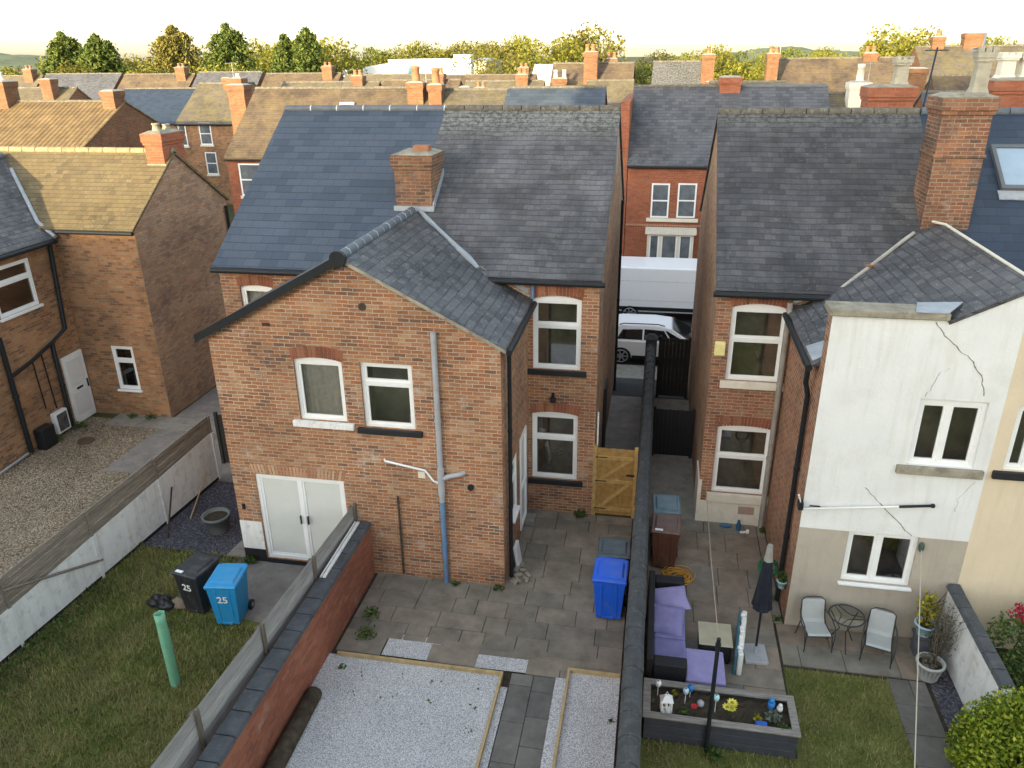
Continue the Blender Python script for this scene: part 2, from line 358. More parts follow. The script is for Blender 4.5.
def timber(name, a, b, sc3=(1, 14, 14)):
    s = N(name); p = s.oc(); f = s.noise(p, 3.0, 7, .7, sc3); c = s.ramp(f, [(.3, a), (.7, b)])
    c = s.mix(1.0, c, s.ramp(s.rand(), [(0, .8), (1, 1.15)]), 'MULTIPLY')
    s.bump(f, .006, .8); return s.done(c, .9, .15)
TIMBER_G = timber('timber_weathered_grey', (.20, .19, .175), (.40, .39, .37), (14, 1, 14))
TIMBER_GX = timber('timber_planter_top', (.10, .095, .085), (.30, .28, .25), (1, 14, 14))
TIMBER_B = timber('timber_slat_brown', (.13, .105, .08), (.30, .265, .22), (14, 1, 14))
TIMBER_E = plain('timber_edging', (.44, .33, .17), .85, .2, 7, .15, dirt=(.2, .15, .09), dirt_amt=.5)
PAINT_GREY = plain('planter_grey_paint', (.05, .054, .066), .6, .2, 5, .3)
ASPH = ground_mat('asphalt', [(.3, (.04, .04, .043)), (.7, (.068, .067, .068))], 14)
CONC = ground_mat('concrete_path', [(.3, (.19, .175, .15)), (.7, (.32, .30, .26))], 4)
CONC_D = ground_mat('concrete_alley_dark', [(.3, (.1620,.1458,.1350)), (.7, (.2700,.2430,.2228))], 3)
SOIL = ground_mat('soil_dark', [(.3, (.035, .028, .02)), (.7, (.075, .06, .042))], 9)
EARTH = ground_mat('ground_earth_grass', [(.3, (.05, .06, .022)), (.55, (.075, .075, .035)), (.7, (.11, .095, .06))], 1.5)
GRAV_W = ground_mat('gravel_white', [(0, (.60, .60, .61)), (.3, (.70, .70, .70)), (.55, (.53, .535, .55)), (.72, (.76, .76, .76)), (.92, (.45, .455, .47))], 1, vor=58, big=(.86, 1.08), bdist=.012)
GRAV_B = ground_mat('gravel_brown', [(0, (.26, .205, .14)), (.2, (.36, .29, .20)), (.45, (.20, .155, .105)), (.6, (.42, .35, .26)), (.8, (.30, .25, .19)), (.92, (.14, .11, .08))], 1, vor=26, big=(.72, 1.15), bdist=.03)
GRAV_S = ground_mat('slate_chippings', [(0, (.0900, .0900, .1125)), (.4500, (.1350, .1320, .1575)), (.9000, (.1950, .1875, .2100)), (1.2750, (.0750, .0720, .0870))], 1, vor=26, big=(.75, 1.15), bdist=.03)
LAWN = ground_mat('lawn_soil', [(.3, (.0720,.0936,.0240)), (.55, (.1200,.1320,.0384)), (.75, (.2040,.1800,.0780))], 1.3)
SLAB_G = None
def slab_mat(name, stops, stain):
    s = N(name); p = s.pos(); c = s.ramp(s.rand(), stops)
    c = s.mix(1.0, c, s.ramp(s.noise(p, 2.2, 7, .7), [(.3, .66), (.7, 1.25)]), 'MULTIPLY')
    c = s.mix(s.ramp(s.noise(p, .9, 6, .7), [(.5, 0.0), (.72, .5)]), c, stain)
    c = s.mix(s.ramp(s.noise(p, 26, 5, .75), [(.66, 0.0), (.76, .45)]), c, (.30, .29, .27))
    s.bump(s.noise(p, 20, 6, .7), .006, .8); return s.done(c, .9, .2)
SLAB_G = slab_mat('paving_grey_brown', [(0, (.1690,.1511,.1247)), (.4100, (.2060,.1816,.1478)), (1, (.2377,.2027,.1605))], (.105, .095, .073))
SLAB_R = slab_mat('paving_red_brown', [(0, (.2101,.1669,.1270)), (.4250, (.2465,.1972,.1540)), (1, (.2009,.1922,.1613))], (.15, .125, .095))
SLAB_P = slab_mat('paving_path_grey', [(0, (.1224, .1166, .1080)), (1, (.1692, .1598, .1440))], (.12, .116, .10))
CAPSLATE = plain('coping_slate', (.075, .082, .092), .7, .3, 4, .3, dirt=(.14, .14, .12), dirt_amt=.5, dscale=7, bump=.01)
CAPTILE = plain('coping_tile_grey', (.062, .066, .070), .75, .3, 5, .25, dirt=(.16, .155, .13), dirt_amt=.5, dscale=8, bump=.01)

# ------------------------------------------------------------------ camera, light, sky
cam = bpy.data.cameras.new('camera'); camo = bpy.data.objects.new('camera', cam); COL.objects.link(camo); sc.camera = camo
pi_, ya_, ro_ = R(23.109), R(10.739), R(-.727)
fw = Vector((-math.sin(ya_)*math.cos(pi_), math.cos(ya_)*math.cos(pi_), -math.sin(pi_)))
rt = Vector((math.cos(ya_), math.sin(ya_), 0)); up = rt.cross(fw)
r2 = rt*math.cos(ro_) + up*math.sin(ro_); u2 = -rt*math.sin(ro_) + up*math.cos(ro_)
camo.matrix_world = Matrix(((r2.x, u2.x, -fw.x, 0), (r2.y, u2.y, -fw.y, 0), (r2.z, u2.z, -fw.z, 10), (0, 0, 0, 1)))
cam.sensor_width = 36; cam.lens = 775.46 / 1024 * 36; cam.clip_start = .1; cam.clip_end = 4000
SUN_EL, SUN_ROT = R(8.0), R(200)
sd = Vector((math.sin(SUN_ROT)*math.cos(SUN_EL), math.cos(SUN_ROT)*math.cos(SUN_EL), math.sin(SUN_EL)))
sl = bpy.data.lights.new('sun', 'SUN'); sl.energy = 2.0; sl.angle = R(.5); sl.color = (1.0, .80, .47)
so = bpy.data.objects.new('sun', sl); COL.objects.link(so); so.rotation_euler = sd.to_track_quat('Z', 'Y').to_euler(); so.location = (-30, -40, 40)
w = bpy.data.worlds.new('World'); sc.world = w; w.use_nodes = True
bg = w.node_tree.nodes['Background']; sky = w.node_tree.nodes.new('ShaderNodeTexSky'); sky.sky_type = 'NISHITA'; sky.sun_disc = False
sky.sun_elevation = SUN_EL; sky.sun_rotation = SUN_ROT; sky.dust_density = 1.5; sky.air_density = 1.0; sky.ozone_density = 1.0
hs = w.node_tree.nodes.new('ShaderNodeHueSaturation'); hs.inputs['Saturation'].default_value = .58; w.node_tree.links.new(sky.outputs[0], hs.inputs['Color']); w.node_tree.links.new(hs.outputs[0], bg.inputs[0]); bg.inputs[1].default_value = .15
vs_ = sc.view_settings; vs_.view_transform = 'Standard'; vs_.look = 'None'; vs_.exposure = 2.5; vs_.gamma = 1.0
vs_.use_white_balance = True; vs_.white_balance_temperature = 6700; vs_.white_balance_tint = 8
sc.cycles.max_bounces = 6; sc.cycles.transparent_max_bounces = 16
sc.cycles.use_denoising = True
# ------------------------------------------------------------------ building helpers
VOUSS = island('brick_voussoir', [(0, (.19, .07, .045)), (.5, (.26, .10, .06)), (1, (.33, .15, .09))], .9, .2)
VOUSS_P = island('brick_voussoir_pale', [(0, (.36, .17, .10)), (.5, (.46, .27, .16)), (1, (.52, .36, .24))], .9, .2)
def side_fn(side, c):
    if side == 'S': return lambda u, d, z: (u, c + d, z)
    if side == 'E': return lambda u, d, z: (c - d, u, z)
    if side == 'W': return lambda u, d, z: (c + d, -u, z)
    return lambda u, d, z: (-u, c - d, z)
def panel(mb, side, c, u0, u1, z0, z1, ops=(), depth=.14):
    f = side_fn(side, c)
    us = sorted({u0, u1} | {a for o in ops for a in (o[0], o[1])}); zs = sorted({z0, z1} | {a for o in ops for a in (o[2], o[3])})
    for i in range(len(us) - 1):
        for j in range(len(zs) - 1):
            um, zm = (us[i] + us[i+1]) / 2, (zs[j] + zs[j+1]) / 2
            if any(o[0] < um < o[1] and o[2] < zm < o[3] for o in ops): continue
            mb.add([f(us[i], 0, zs[j]), f(us[i+1], 0, zs[j]), f(us[i+1], 0, zs[j+1]), f(us[i], 0, zs[j+1])], [(0, 1, 2, 3)])
    for a, b, p, q in ops:
        D = depth
        for e, g in (((a, p), (a, q)), ((b, q), (b, p)), ((b, p), (a, p)), ((a, q), (b, q))):
            mb.add([f(e[0], 0, e[1]), f(e[0], D, e[1]), f(g[0], D, g[1]), f(g[0], 0, g[1])], [(0, 1, 2, 3)])
def poly(mb, side, c, pts):
    f = side_fn(side, c); mb.add([f(u, 0, z) for u, z in pts], [tuple(range(len(pts)))])
ROT = {'S': 0, 'E': R(90), 'W': R(-90), 'N': R(180)}
def window(root, P0, side, w, h, transom=(), mull=(), arch=0.0, sill=None, lintel=None, room=ROOM, glass=GLASS, blind=None,
           curtain=False, name='window', fr=.06, sash=True, label=None, sillh=.11, inset=.06, deep=.9, sillx=.1, frame=None):
    loc = Vector(P0) - root.location; rz = ROT[side]; FR = frame or WHITE
    m = MB(); y0, y1 = inset, inset + .07; hi = h - arch
    m.box(0, fr, y0, y1, 0, hi); m.box(w - fr, w, y0, y1, 0, hi); m.box(fr, w - fr, y0, y1, 0, fr)
    K = 10
    top = [(0, hi - fr)] + [(w, hi - fr)] + [(w - w*k/K, hi + arch*(1 - (2*k/K - 1)**2)) for k in range(K + 1)] if arch else [(fr, hi - fr), (w - fr, hi - fr), (w - fr, hi), (fr, hi)]
    m.prism(top, 'y', y0 - .002, y1 + .002)
    xs = [fr] + list(mull) + [w - fr]; zs = [fr] + list(transom) + [hi - fr]
    for t in transom: m.box(fr, w - fr, y0 + .003, y1 - .003, t - .03, t + .03)
    for q in mull: m.box(q - .03, q + .03, y0 + .001, y1 - .001, fr, hi - fr)
    if sash:
        b = .045
        for i in range(len(xs) - 1):
            for j in range(len(zs) - 1):
                a0 = xs[i] + (.03 if i else 0); a1 = xs[i+1] - (.03 if i < len(xs) - 2 else 0)
                c0 = zs[j] + (.03 if j else 0); c1 = zs[j+1] - (.03 if j < len(zs) - 2 else 0)
                for bx in ((a0, a0 + b, c0, c1), (a1 - b, a1, c0, c1), (a0 + b, a1 - b, c0, c0 + b), (a0 + b, a1 - b, c1 - b, c1)):
                    m.box(bx[0], bx[1], y0 + .018, y1 - .012, bx[2], bx[3])
    wd = obj(name, m, FR, root, loc, rz, label=label)
    p = MB(); p.box(fr * .6, w - fr * .6, y0 + .034, y0 + .044, fr * .6, hi - fr * .5); obj('pane', p, glass, wd)
    if glass in (GLASS, GLASS_DK):
        r = MB(); X0, X1, Y0, Y1, Z0, Z1 = -.25, w + .25, y1 + .09, deep, -.35, hi + .15
        r.add([(X0,Y0,Z0),(X1,Y0,Z0),(X1,Y1,Z0),(X0,Y1,Z0),(X0,Y0,Z1),(X1,Y0,Z1),(X1,Y1,Z1),(X0,Y1,Z1)], [(0,1,2,3),(7,6,5,4),(1,5,6,2),(2,6,7,3),(3,7,4,0)])
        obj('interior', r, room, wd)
    if blind:
        bl = MB(); z = fr; 
        while z < hi - fr: bl.box(fr + .02, w - fr - .02, y1 + .03, y1 + .036, z, z + .030); z += .042
        obj('blind', bl, blind, wd)
    if curtain:
        cu = MB(); n = 26
        for (a, b) in curtain:
            vs = []
            for k in range(n + 1):
                x = a + (b - a) * k / n; y = y1 + .07 + .025 * math.sin(k * 1.4)
                vs += [(x, y, fr * .5), (x, y, hi - fr * .5)]
            cu.add(vs, [(2*k, 2*k+2, 2*k+3, 2*k+1) for k in range(n)], True)
        obj('curtain', cu, CURTAIN, wd)
    if sill is not None:
        q = MB(); q.box(-sillx, w + sillx, -.07, y0 + .01, -sillh, -.002); obj('sill', q, sill, wd, bevel=.008)
    if lintel is not None:
        q = MB(); nb = max(6, int((w + .2) / .078)); H = .225; tw = w + .2
        for k in range(nb):
            a, b = k / nb + .006, (k + 1) / nb - .006
            def pt(t, o):
                u = 2 * t - 1; spread = 1 + o * .25
                return (w / 2 + (tw / 2 - .1 + .03) * u * spread, hi + arch * (1 - u * u) + o + .002)
            q.prism([pt(a, 0), pt(b, 0), pt(b, H), pt(a, H)], 'y', -.007, .09)
        obj('brick_arch', q, lintel, wd)
    return wd
def ridge_tiles(root, p0, p1, r, mat, L=.45, name='ridge_tiles', label=None, joint=None):
    m = MB(root.location); p0, p1 = Vector(p0), Vector(p1); n = max(1, int((p1 - p0).length / L)); j = MB(root.location)
    for k in range(n):
        a, b = p0.lerp(p1, k / n), p0.lerp(p1, (k + 1) / n); d = (b - a).normalized() * .012
        m.tube([a + d, b - d], r + random.uniform(-.004, .004), 8)
        if joint: j.tube([b - d, b + d], r * .97, 8)
    o = obj(name, m, mat, root, label=label)
    if joint: obj('mortar_joint', j, joint, o)
    return o
def gutter(root, p0, p1, r=.06, mat=None, name='gutter'):
    m = MB(root.location); m.tube([p0, p1], r, 8); return obj(name, m, mat or BLACK, root)
def pipe(root, pts, r=.045, mat=None, name='downpipe', label=None, collars=True, seg=10):
    m = MB(root.location); m.tube(pts, r, seg)
    if collars:
        for a, b in zip(pts[:-1], pts[1:]):
            a, b = Vector(a), Vector(b); n = int((b - a).length / 1.8)
            for k in range(1, n + 1):
                c = a.lerp(b, k / (n + 1)); d = (b - a).normalized() * .03; m.tube([c - d, c + d], r * 1.22, seg)
    return obj(name, m, mat or BLACK, root, label=label)
def chimney(root, cx, cy, w, d, z0, z1, mat, pots=(), corbel=True, cap=CEMENT, string=None, label=None, rag=True):
    m = MB(root.location)
    zt = z1 - .32 if corbel else z1
    m.box(cx - w/2, cx + w/2, cy - d/2, cy + d/2, z0, zt)
    if string: m.box(cx - w/2 - .03, cx + w/2 + .03, cy - d/2 - .03, cy + d/2 + .03, string, string + .075)
    if corbel:
        m.box(cx - w/2 - .03, cx + w/2 + .03, cy - d/2 - .03, cy + d/2 + .03, zt, zt + .08)
        m.box(cx - w/2 - .055, cx + w/2 + .055, cy - d/2 - .055, cy + d/2 + .055, zt + .08, z1)
    c = obj('chimney', m, mat, root, label=label, bevel=.01)
    q = MB(root.location); e = .05 if corbel else -.01
    q.frustum(cx - w/2 - e, cx + w/2 + e, cy - d/2 - e, cy + d/2 + e, z1 + .001, cx - w*.34, cx + w*.34, cy - d*.34, cy + d*.34, z1 + .07)
    obj('flaunching', q, cap, c)
    for (dx, dy, r, h, pm, kind) in pots:
        q = MB(root.location)
        if kind == 'round':
            q.lathe([(r*1.1, 0), (r*1.1, .05), (r, .07), (r*.88, h*.78), (r*1.05, h*.8), (r*1.08, h*.9), (r*.95, h), (r*.7, h), (r*.68, h*.7), (0, h*.7)], (cx + dx, cy + dy, z1 + .05), 14)
        else:
            X, Y, Z = cx + dx, cy + dy, z1 + .03
            q.frustum(X-r*1.35, X+r*1.35, Y-r*1.35, Y+r*1.35, Z, X-r, X+r, Y-r, Y+r, Z+h*.16)
            q.frustum(X-r, X+r, Y-r, Y+r, Z+h*.16+.001, X-r*.95, X+r*.95, Y-r*.95, Y+r*.95, Z+h*.7)
            q.box(X-r*1.2, X+r*1.2, Y-r*1.2, Y+r*1.2, Z+h*.7+.001, Z+h*.78)
            q.box(X-r*1.35, X+r*1.35, Y-r*1.35, Y+r*1.35, Z+h*.781, Z+h*.9)
            for sx in (-1, 0, 1):
                for sy in (-1, 0, 1):
                    if sx or sy: q.box(X+sx*r-.05, X+sx*r+.05, Y+sy*r-.05, Y+sy*r+.05, Z+h*.901, Z+h)
        obj('chimney_pot', q, pm, c)
    return c
def flat_window(root, x0, z0, w, h, y, frame=WHITE, sill=CREAM, transom=True, glass=None, mull=False):
    """small far window on a wall that faces the camera side, set in a proud frame"""
    m = MB(root.location); t = .07
    for b in ((x0, x0+t, z0, z0+h), (x0+w-t, x0+w, z0, z0+h), (x0+t, x0+w-t, z0, z0+t), (x0+t, x0+w-t, z0+h-t, z0+h)):
        m.box(b[0], b[1], y - .05, y + .01, b[2], b[3])
    if transom: m.box(x0+t, x0+w-t, y-.045, y+.01, z0+h*.5-.03, z0+h*.5+.03)
    if mull: m.box(x0+w/2-.03, x0+w/2+.03, y-.046, y+.01, z0+t, z0+h-t)
    o = obj('window', m, frame, root)
    p = MB(root.location); p.box(x0+t*.5, x0+w-t*.5, y-.02, y+.005, z0+t*.5, z0+h-t*.5); obj('pane', p, glass or FARPANE, o)
    if sill: q = MB(root.location); q.box(x0-.08, x0+w+.08, y-.09, y+.01, z0-.14, z0-.002); obj('sill', q, sill, o)
    return o
FARPANE = plain('far_window_glass', (.13, .15, .17), .08, .5, 1.5, .6)
def terrace(name, label, x0, x1, yf, yr, ze, zr, wall, roof, chims=(), wins=(), group=None, cat='house', over=.15, ridge=RIDGE_M, rl=None, yb=None):
    root = thing(name, label, cat, ((x0+x1)/2, yr, 0), group=group)
    if yb is None: yb = 2*yr - yf
    zb = ze
    m = MB(root.location); m.prism([(yf,-.4),(yb,-.4),(yb,zb),(yr,zr),(yf,ze)], 'x', x0, x1); obj('wall', m, wall, root)
    k = (zr-ze)/(yr-yf); t = .07
    m = MB(root.location)
    m.slab([(x0-.06, yf-over, ze-over*k+t), (x1+.06, yf-over, ze-over*k+t), (x1+.06, yr, zr+t), (x0-.06, yr, zr+t)], t-.004)
    kb = (zr-zb)/(yb-yr)
    m.slab([(x1+.06, yb+over, zb-over*kb+t), (x0-.06, yb+over, zb-over*kb+t), (x0-.06, yr, zr+t), (x1+.06, yr, zr+t)], t-.004)
    obj('roof', m, roof, root)
    q = MB(root.location); q.tube([(x0-.05, yr, zr+.07), (x1+.05, yr, zr+.07)], .09, 6); obj('ridge_tiles', q, ridge, root)
    q = MB(root.location); q.tube([(x0, yf-over-.03, ze-over*k), (x1, yf-over-.03, ze-over*k)], .055, 6); obj('gutter', q, BLACK, root)
    for c in chims: chimney(root, *c[:6], c[6], c[7] if len(c) > 7 else (), corbel=True)
    for wn in wins: flat_window(root, *wn[:4], yf, **(wn[4] if len(wn) > 4 else {}))
    return root
def leaves(c, r, n, size, seed, shell=.5, zmin=None):
    """n small leaf quads in an ellipsoid, as numpy arrays"""
    g = np.random.default_rng(seed); d = g.normal(size=(n, 3)); d /= np.linalg.norm(d, axis=1)[:, None]
    rr = (shell + (1 - shell) * g.random(n)) ** .7; P = d * rr[:, None] * np.array(r) + np.array(c)
    return cards(P, size, g)
def cards(P, size, g, asp=.6, nrm=None):
    n = len(P); a = g.normal(size=(n, 3)); a /= np.linalg.norm(a, axis=1)[:, None]
    b = g.normal(size=(n, 3)); b -= (a*b).sum(1)[:, None]*a; b /= np.linalg.norm(b, axis=1)[:, None]
    s = size*(.6 + .8*g.random(n))[:, None]
    V = np.stack([P - a*s*.5, P - b*s*asp*.5 + a*s*.05, P + a*s*.5, P + b*s*asp*.5 + a*s*.05], 1).reshape(-1, 3)
    return V, np.arange(4*n).reshape(-1, 4)
def blade_field(n, sampler, h, wd, seed, lean=.5):
    g = np.random.default_rng(seed); P = sampler(g, n); n = len(P); a = g.random(n)*2*np.pi; hh = h*(.5 + g.random(n))
    dx = np.stack([np.cos(a), np.sin(a), 0*a], 1)*wd*.5; le = np.stack([np.cos(a+1.5+g.normal(size=n)*.4), np.sin(a+1.5+g.normal(size=n)*.4), 0*a], 1)*(hh*lean*g.random(n))[:, None]
    top = P + le; top[:, 2] += hh
    V = np.stack([P - dx, P + dx, top], 1).reshape(-1, 3); return V, np.arange(3*n).reshape(-1, 3)

# ------------------------------------------------------------------ setting: ground, yards, alley, street
g = MB()
xs = [-1500, -400, -120, -60, 60, 120, 400, 1500]; ys = [-400, -60, -20, 22.6, 24.7, 45, 90, 250, 700, 1800]
zz = {22.6: 0, 24.7: -.4}
vs = [(x, y, -.012 + (0 if y <= 22.6 else -.4)) for y in ys for x in xs]; nx = len(xs)
g.add(vs, [(j*nx+i, j*nx+i+1, (j+1)*nx+i+1, (j+1)*nx+i) for j in range(len(ys)-1) for i in range(nx-1)])
obj('ground', g, EARTH, kind='structure')
def sheet(name, pts, z, mat, kind='structure', t=0):
    m = MB()
    if t: m.slab([(x, y, z) for x, y in pts], t)
    else: m.add([(x, y, z) for x, y in pts], [tuple(range(len(pts)))])
    return obj(name, m, mat, kind=kind)
sheet('road', [(-140, 26.0), (140, 26.0), (140, 34.0), (-140, 34.0)], -.39, ASPH)
sheet('pavement', [(-140, 24.75), (140, 24.75), (140, 26.0), (-140, 26.0)], -.27, CONC, t=.14)
sheet('pavement', [(-140, 34.0), (140, 34.0), (140, 35.3), (-140, 35.3)], -.27, CONC, t=.14)
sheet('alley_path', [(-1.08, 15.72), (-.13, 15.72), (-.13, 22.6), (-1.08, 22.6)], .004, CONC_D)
sheet('alley_slope', [(-1.08, 22.6), (1.3, 22.6), (1.3, 24.76), (-1.08, 24.76)], .004, ASPH)
bpy.data.objects['alley_slope'].data.vertices[2].co.z = -.266; bpy.data.objects['alley_slope'].data.vertices[3].co.z = -.266
sheet('side_alley_path', [(.2, 15.3), (1.32, 15.3), (1.32, 22.6), (.2, 22.6)], .004, CONC)
def slabs(name, x0, x1, y0, y1, z, mat, seed, rows=(.45, .6, .45, .75), lens=(.6, .9, .75, .45), hole=None, along='x'):
    rr = random.Random(seed); m = MB()
    a = y0 if along == 'x' else x0; A = y1 if along == 'x' else x1
    while a < A - .05:
        b = min(A, a + rr.choice(rows)); 
        if A - b < .25: b = A
        c = x0 if along == 'x' else y0; C = x1 if along == 'x' else y1
        first = True
        while c < C - .05:
            d = min(C, c + (rr.choice(lens) * (rr.uniform(.4, 1) if first else 1))); first = False
            if C - d < .2: d = C
            q = (c, d, a, b) if along == 'x' else (a, b, c, d)
            cx, cy = (q[0]+q[1])/2, (q[2]+q[3])/2
            if not (hole and hole(cx, cy)):
                gp = .0045; h = z + rr.uniform(-.003, .005)
                m.box(q[0]+gp, q[1]-gp, q[2]+gp, q[3]-gp, z - .04, h)
            c = d
        a = b
    return obj(name, m, mat, kind='structure', bevel=.006)
sheet('yard_soil', [(-5.36, 4.5), (.0, 4.5), (.0, 15.6), (-5.36, 15.6)], .004, SOIL)
inb = lambda x, y: (-4.44 < x < -3.42 and 10.33 < y < 10.93)
slabs('patio_paving', -5.30, -.14, 10.32, 15.58, .03, SLAB_G, 5, hole=lambda x, y: (y < 10.95 and (-4.6 < x < -3.3 or -2.95 < x < -1.5)))
m = MB()
for (a, b, c, d) in ((-5.30,-4.46,10.32,10.9),(-3.40,-2.86,10.32,10.9),(-1.62,-.14,10.5,10.9),(-2.84,-1.64,10.66,10.9),(-4.44,-3.42,10.915,10.94)): m.box(a, b, c+.005, d, -.01, .031)
obj('patio_paving', m, SLAB_G, kind='structure', bevel=.006)
slabs('garden_path', -2.02, -1.24, 4.5, 10.3, .03, SLAB_P, 8, rows=(.39, .39), lens=(.55, .8, .6), along='y')
sheet('gravel_bed', [(-5.36, 4.5), (-2.2, 4.5), (-2.2, 10.17), (-5.36, 10.2)], .045, GRAV_W)
sheet('gravel_bed', [(-1.02, 4.5), (-.15, 4.5), (-.15, 10.46), (-1.02, 10.46)], .045, GRAV_W)
sheet('gravel_strip', [(-2.16, 4.5), (-2.03, 4.5), (-2.03, 9.95), (-2.16, 9.95)], .03, GRAV_W)
sheet('gravel_strip', [(-1.23, 4.5), (-1.06, 4.5), (-1.06, 10.32), (-1.25, 10.32)], .03, GRAV_W)
sheet('gravel_square', [(-4.43, 10.34), (-3.43, 10.34), (-3.43, 10.92), (-4.43, 10.92)], .026, GRAV_W)
sheet('gravel_square', [(-2.84, 10.32), (-1.65, 10.34), (-1.65, 10.66), (-2.84, 10.65)], .026, GRAV_W)
# left garden
sheet('lawn', [(-11.15, 3.5), (-5.5, 3.5), (-5.5, 12.6), (-11.15, 12.6)], .004, LAWN)
sheet('slate_chip_bed', [(-11.1, 12.75), (-8.35, 12.62), (-8.35, 15.6), (-11.1, 15.6)], .012, GRAV_S)
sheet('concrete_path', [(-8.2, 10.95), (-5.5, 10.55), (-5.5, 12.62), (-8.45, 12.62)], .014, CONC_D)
sheet('concrete_step', [(-8.75, 12.64), (-8.3, 12.64), (-8.3, 14.2), (-8.6, 14.2)], .06, CONC, t=.06)
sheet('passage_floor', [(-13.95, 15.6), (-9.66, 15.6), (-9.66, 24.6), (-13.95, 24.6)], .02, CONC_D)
# gravel yard of the left house
sheet('gravel_yard', [(-30, 6), (-11.35, 6), (-11.35, 18.4), (-30, 18.9)], .016, GRAV_B)
sheet('concrete_strip', [(-15.75, 18.12), (-13.3, 18.12), (-11.4, 18.0), (-11.4, 18.87), (-15.75, 18.87)], .03, CONC, t=.02)
# right garden
sheet('yard_soil', [(.2, 4.5), (5.4, 4.5), (5.4, 15.7), (.2, 15.7)], .0045, SOIL)
slabs('terrace_paving', .24, 2.62, 10.08, 15.25, .03, SLAB_R, 21, rows=(.6, .6, .45), lens=(.9, .6, .6), hole=lambda x, y: y > 12.4 and x > 2.8)
slabs('terrace_paving', 2.625, 2.80, 12.42, 15.72, .03, SLAB_R, 24, rows=(.18,), lens=(.6, .75), along='y')
slabs('terrace_paving', .24, 2.62, 15.26, 15.74, .03, SLAB_R, 25, rows=(.48,), lens=(.6, .9))
slabs('terrace_paving', 2.66, 5.05, 11.32, 12.4, .03, SLAB_R, 22, rows=(.54, .54), lens=(.75, .9))
sheet('lawn', [(.24, 3.5), (4.22, 3.5), (4.42, 11.26), (2.66, 11.26), (2.62, 9.3), (.24, 9.3)], .008, LAWN)
slabs('garden_path', 4.36, 4.98, 4.5, 11.28, .03, SLAB_P, 23, rows=(.62,), lens=(.6, .9, .75), along='x')
sheet('slate_chip_bed', [(5.0, 4.5), (5.45, 4.5), (5.45, 12.4), (5.06, 12.4)], .012, GRAV_S)
sheet('flower_bed', [(5.72, 4.5), (9, 4.5), (9, 12.4), (5.72, 12.4)], .01, SOIL)

# grass: blades over the two lawns
GRASS = island('grass_blades', [(0, (.075, .12, .022)), (.35, (.14, .19, .04)), (.6, (.21, .23, .06)), (.82, (.30, .265, .105)), (1, (.38, .31, .15))], .8, .15, .25, .45)
def samp(x0, x1, y0, y1, ok, z=.006):
    def f(g, n):
        P = np.stack([x0 + (x1-x0)*g.random(n), y0 + (y1-y0)*g.random(n), np.full(n, z)], 1)
        return P[[i for i in range(n) if ok(P[i, 0], P[i, 1])]]
    return f
_nt = GRASS.node_tree; _pb = next(n for n in _nt.nodes if n.type == 'BSDF_PRINCIPLED'); _src = _pb.inputs['Base Color'].links[0].from_socket
_g = _nt.nodes.new('ShaderNodeNewGeometry'); _no = _nt.nodes.new('ShaderNodeTexNoise'); _no.inputs['Scale'].default_value = .9; _no.inputs['Detail'].default_value = 5; _nt.links.new(_g.outputs['Position'], _no.inputs['Vector'])
_rp = _nt.nodes.new('ShaderNodeValToRGB'); _rp.color_ramp.elements[0].position = .40; _rp.color_ramp.elements[0].color = (0, 0, 0, 1); _rp.color_ramp.elements[1].position = .58; _rp.color_ramp.elements[1].color = (.75, .75, .75, 1); _nt.links.new(_no.outputs[0], _rp.inputs[0])
_mx = _nt.nodes.new('ShaderNodeMix'); _mx.data_type = 'RGBA'; _nt.links.new(_rp.outputs[0], _mx.inputs[0]); _nt.links.new(_src, _mx.inputs[6]); _mx.inputs[7].default_value = (.30, .255, .115, 1); _nt.links.new(_mx.outputs[2], _pb.inputs['Base Color'])
V, F = blade_field(70000, samp(-11.1, -5.6, 4.0, 12.7, lambda x, y: not (y > 10.75 + (x+8.2)*-.13 and x > -8.25)), .075, .018, 1, 1.2)
o = raw('grass', V, F, GRASS); tag(o, 'rough dry lawn grass in the garden left of the grey fence', 'grass', kind='stuff')
V, F = blade_field(36000, samp(.3, 4.4, 4.0, 11.24, lambda x, y: x < 4.2 + (y-3.5)*.026 and not (y > 9.28 and x < 2.68)), .06, .015, 2, 1.2)
o = raw('grass', V, F, GRASS); tag(o, 'short green lawn grass beside the raised planter', 'grass', kind='stuff')

# ------------------------------------------------------------------ the pair of houses in the middle
mh = thing('semi_detached_house', 'middle brick pair of houses, roof half new blue slate and half old grey slate', 'house', (-5.4, 15.6, 0))
O = mh.location
YB, ZE, YR, ZR = 15.61, 5.75, 20.0, 8.67; X0, X1 = -9.66, -1.08
WY, WX0, WX1, WXC, WZE, WZA = 12.64, -8.28, -2.6, -5.44, 5.2, 6.70
m = MB(O)
ops_back = [(-2.49, -1.45, 3.62, 5.30), (-2.51, -1.47, .88, 2.60)]
panel(m, 'S', YB, WX1, X1, 0, ZE, ops_back)
panel(m, 'S', YB, X0, WX0, 0, ZE, [(-9.22, -8.42, 3.75, 5.25)])
panel(m, 'S', YB, WX0, WX1, 0, ZE)
ops_gab = [(-6.60, -5.63, 3.48, 4.80), (-5.28, -4.27, 3.42, 4.76), (-7.77, -5.85, .12, 2.17)]
panel(m, 'S', WY, WX0, WX1, 0, WZE, ops_gab)
poly(m, 'S', WY, [(WX0, WZE), (WX1, WZE), (WXC, WZA)])
panel(m, 'E', WX1, WY, YB, 0, WZE, [(13.55, 14.10, 1.02, 2.35), (14.48, 15.22, .14, 2.42)])
panel(m, 'W', WX0, -YB, -WY, 0, WZE)
obj('wall', m, B_MAIN, mh)
m = MB(O)
panel(m, 'E', X1, YB, 24.4, 0, ZE); poly(m, 'E', X1, [(YB, ZE), (24.4, ZE), (YR, ZR)])
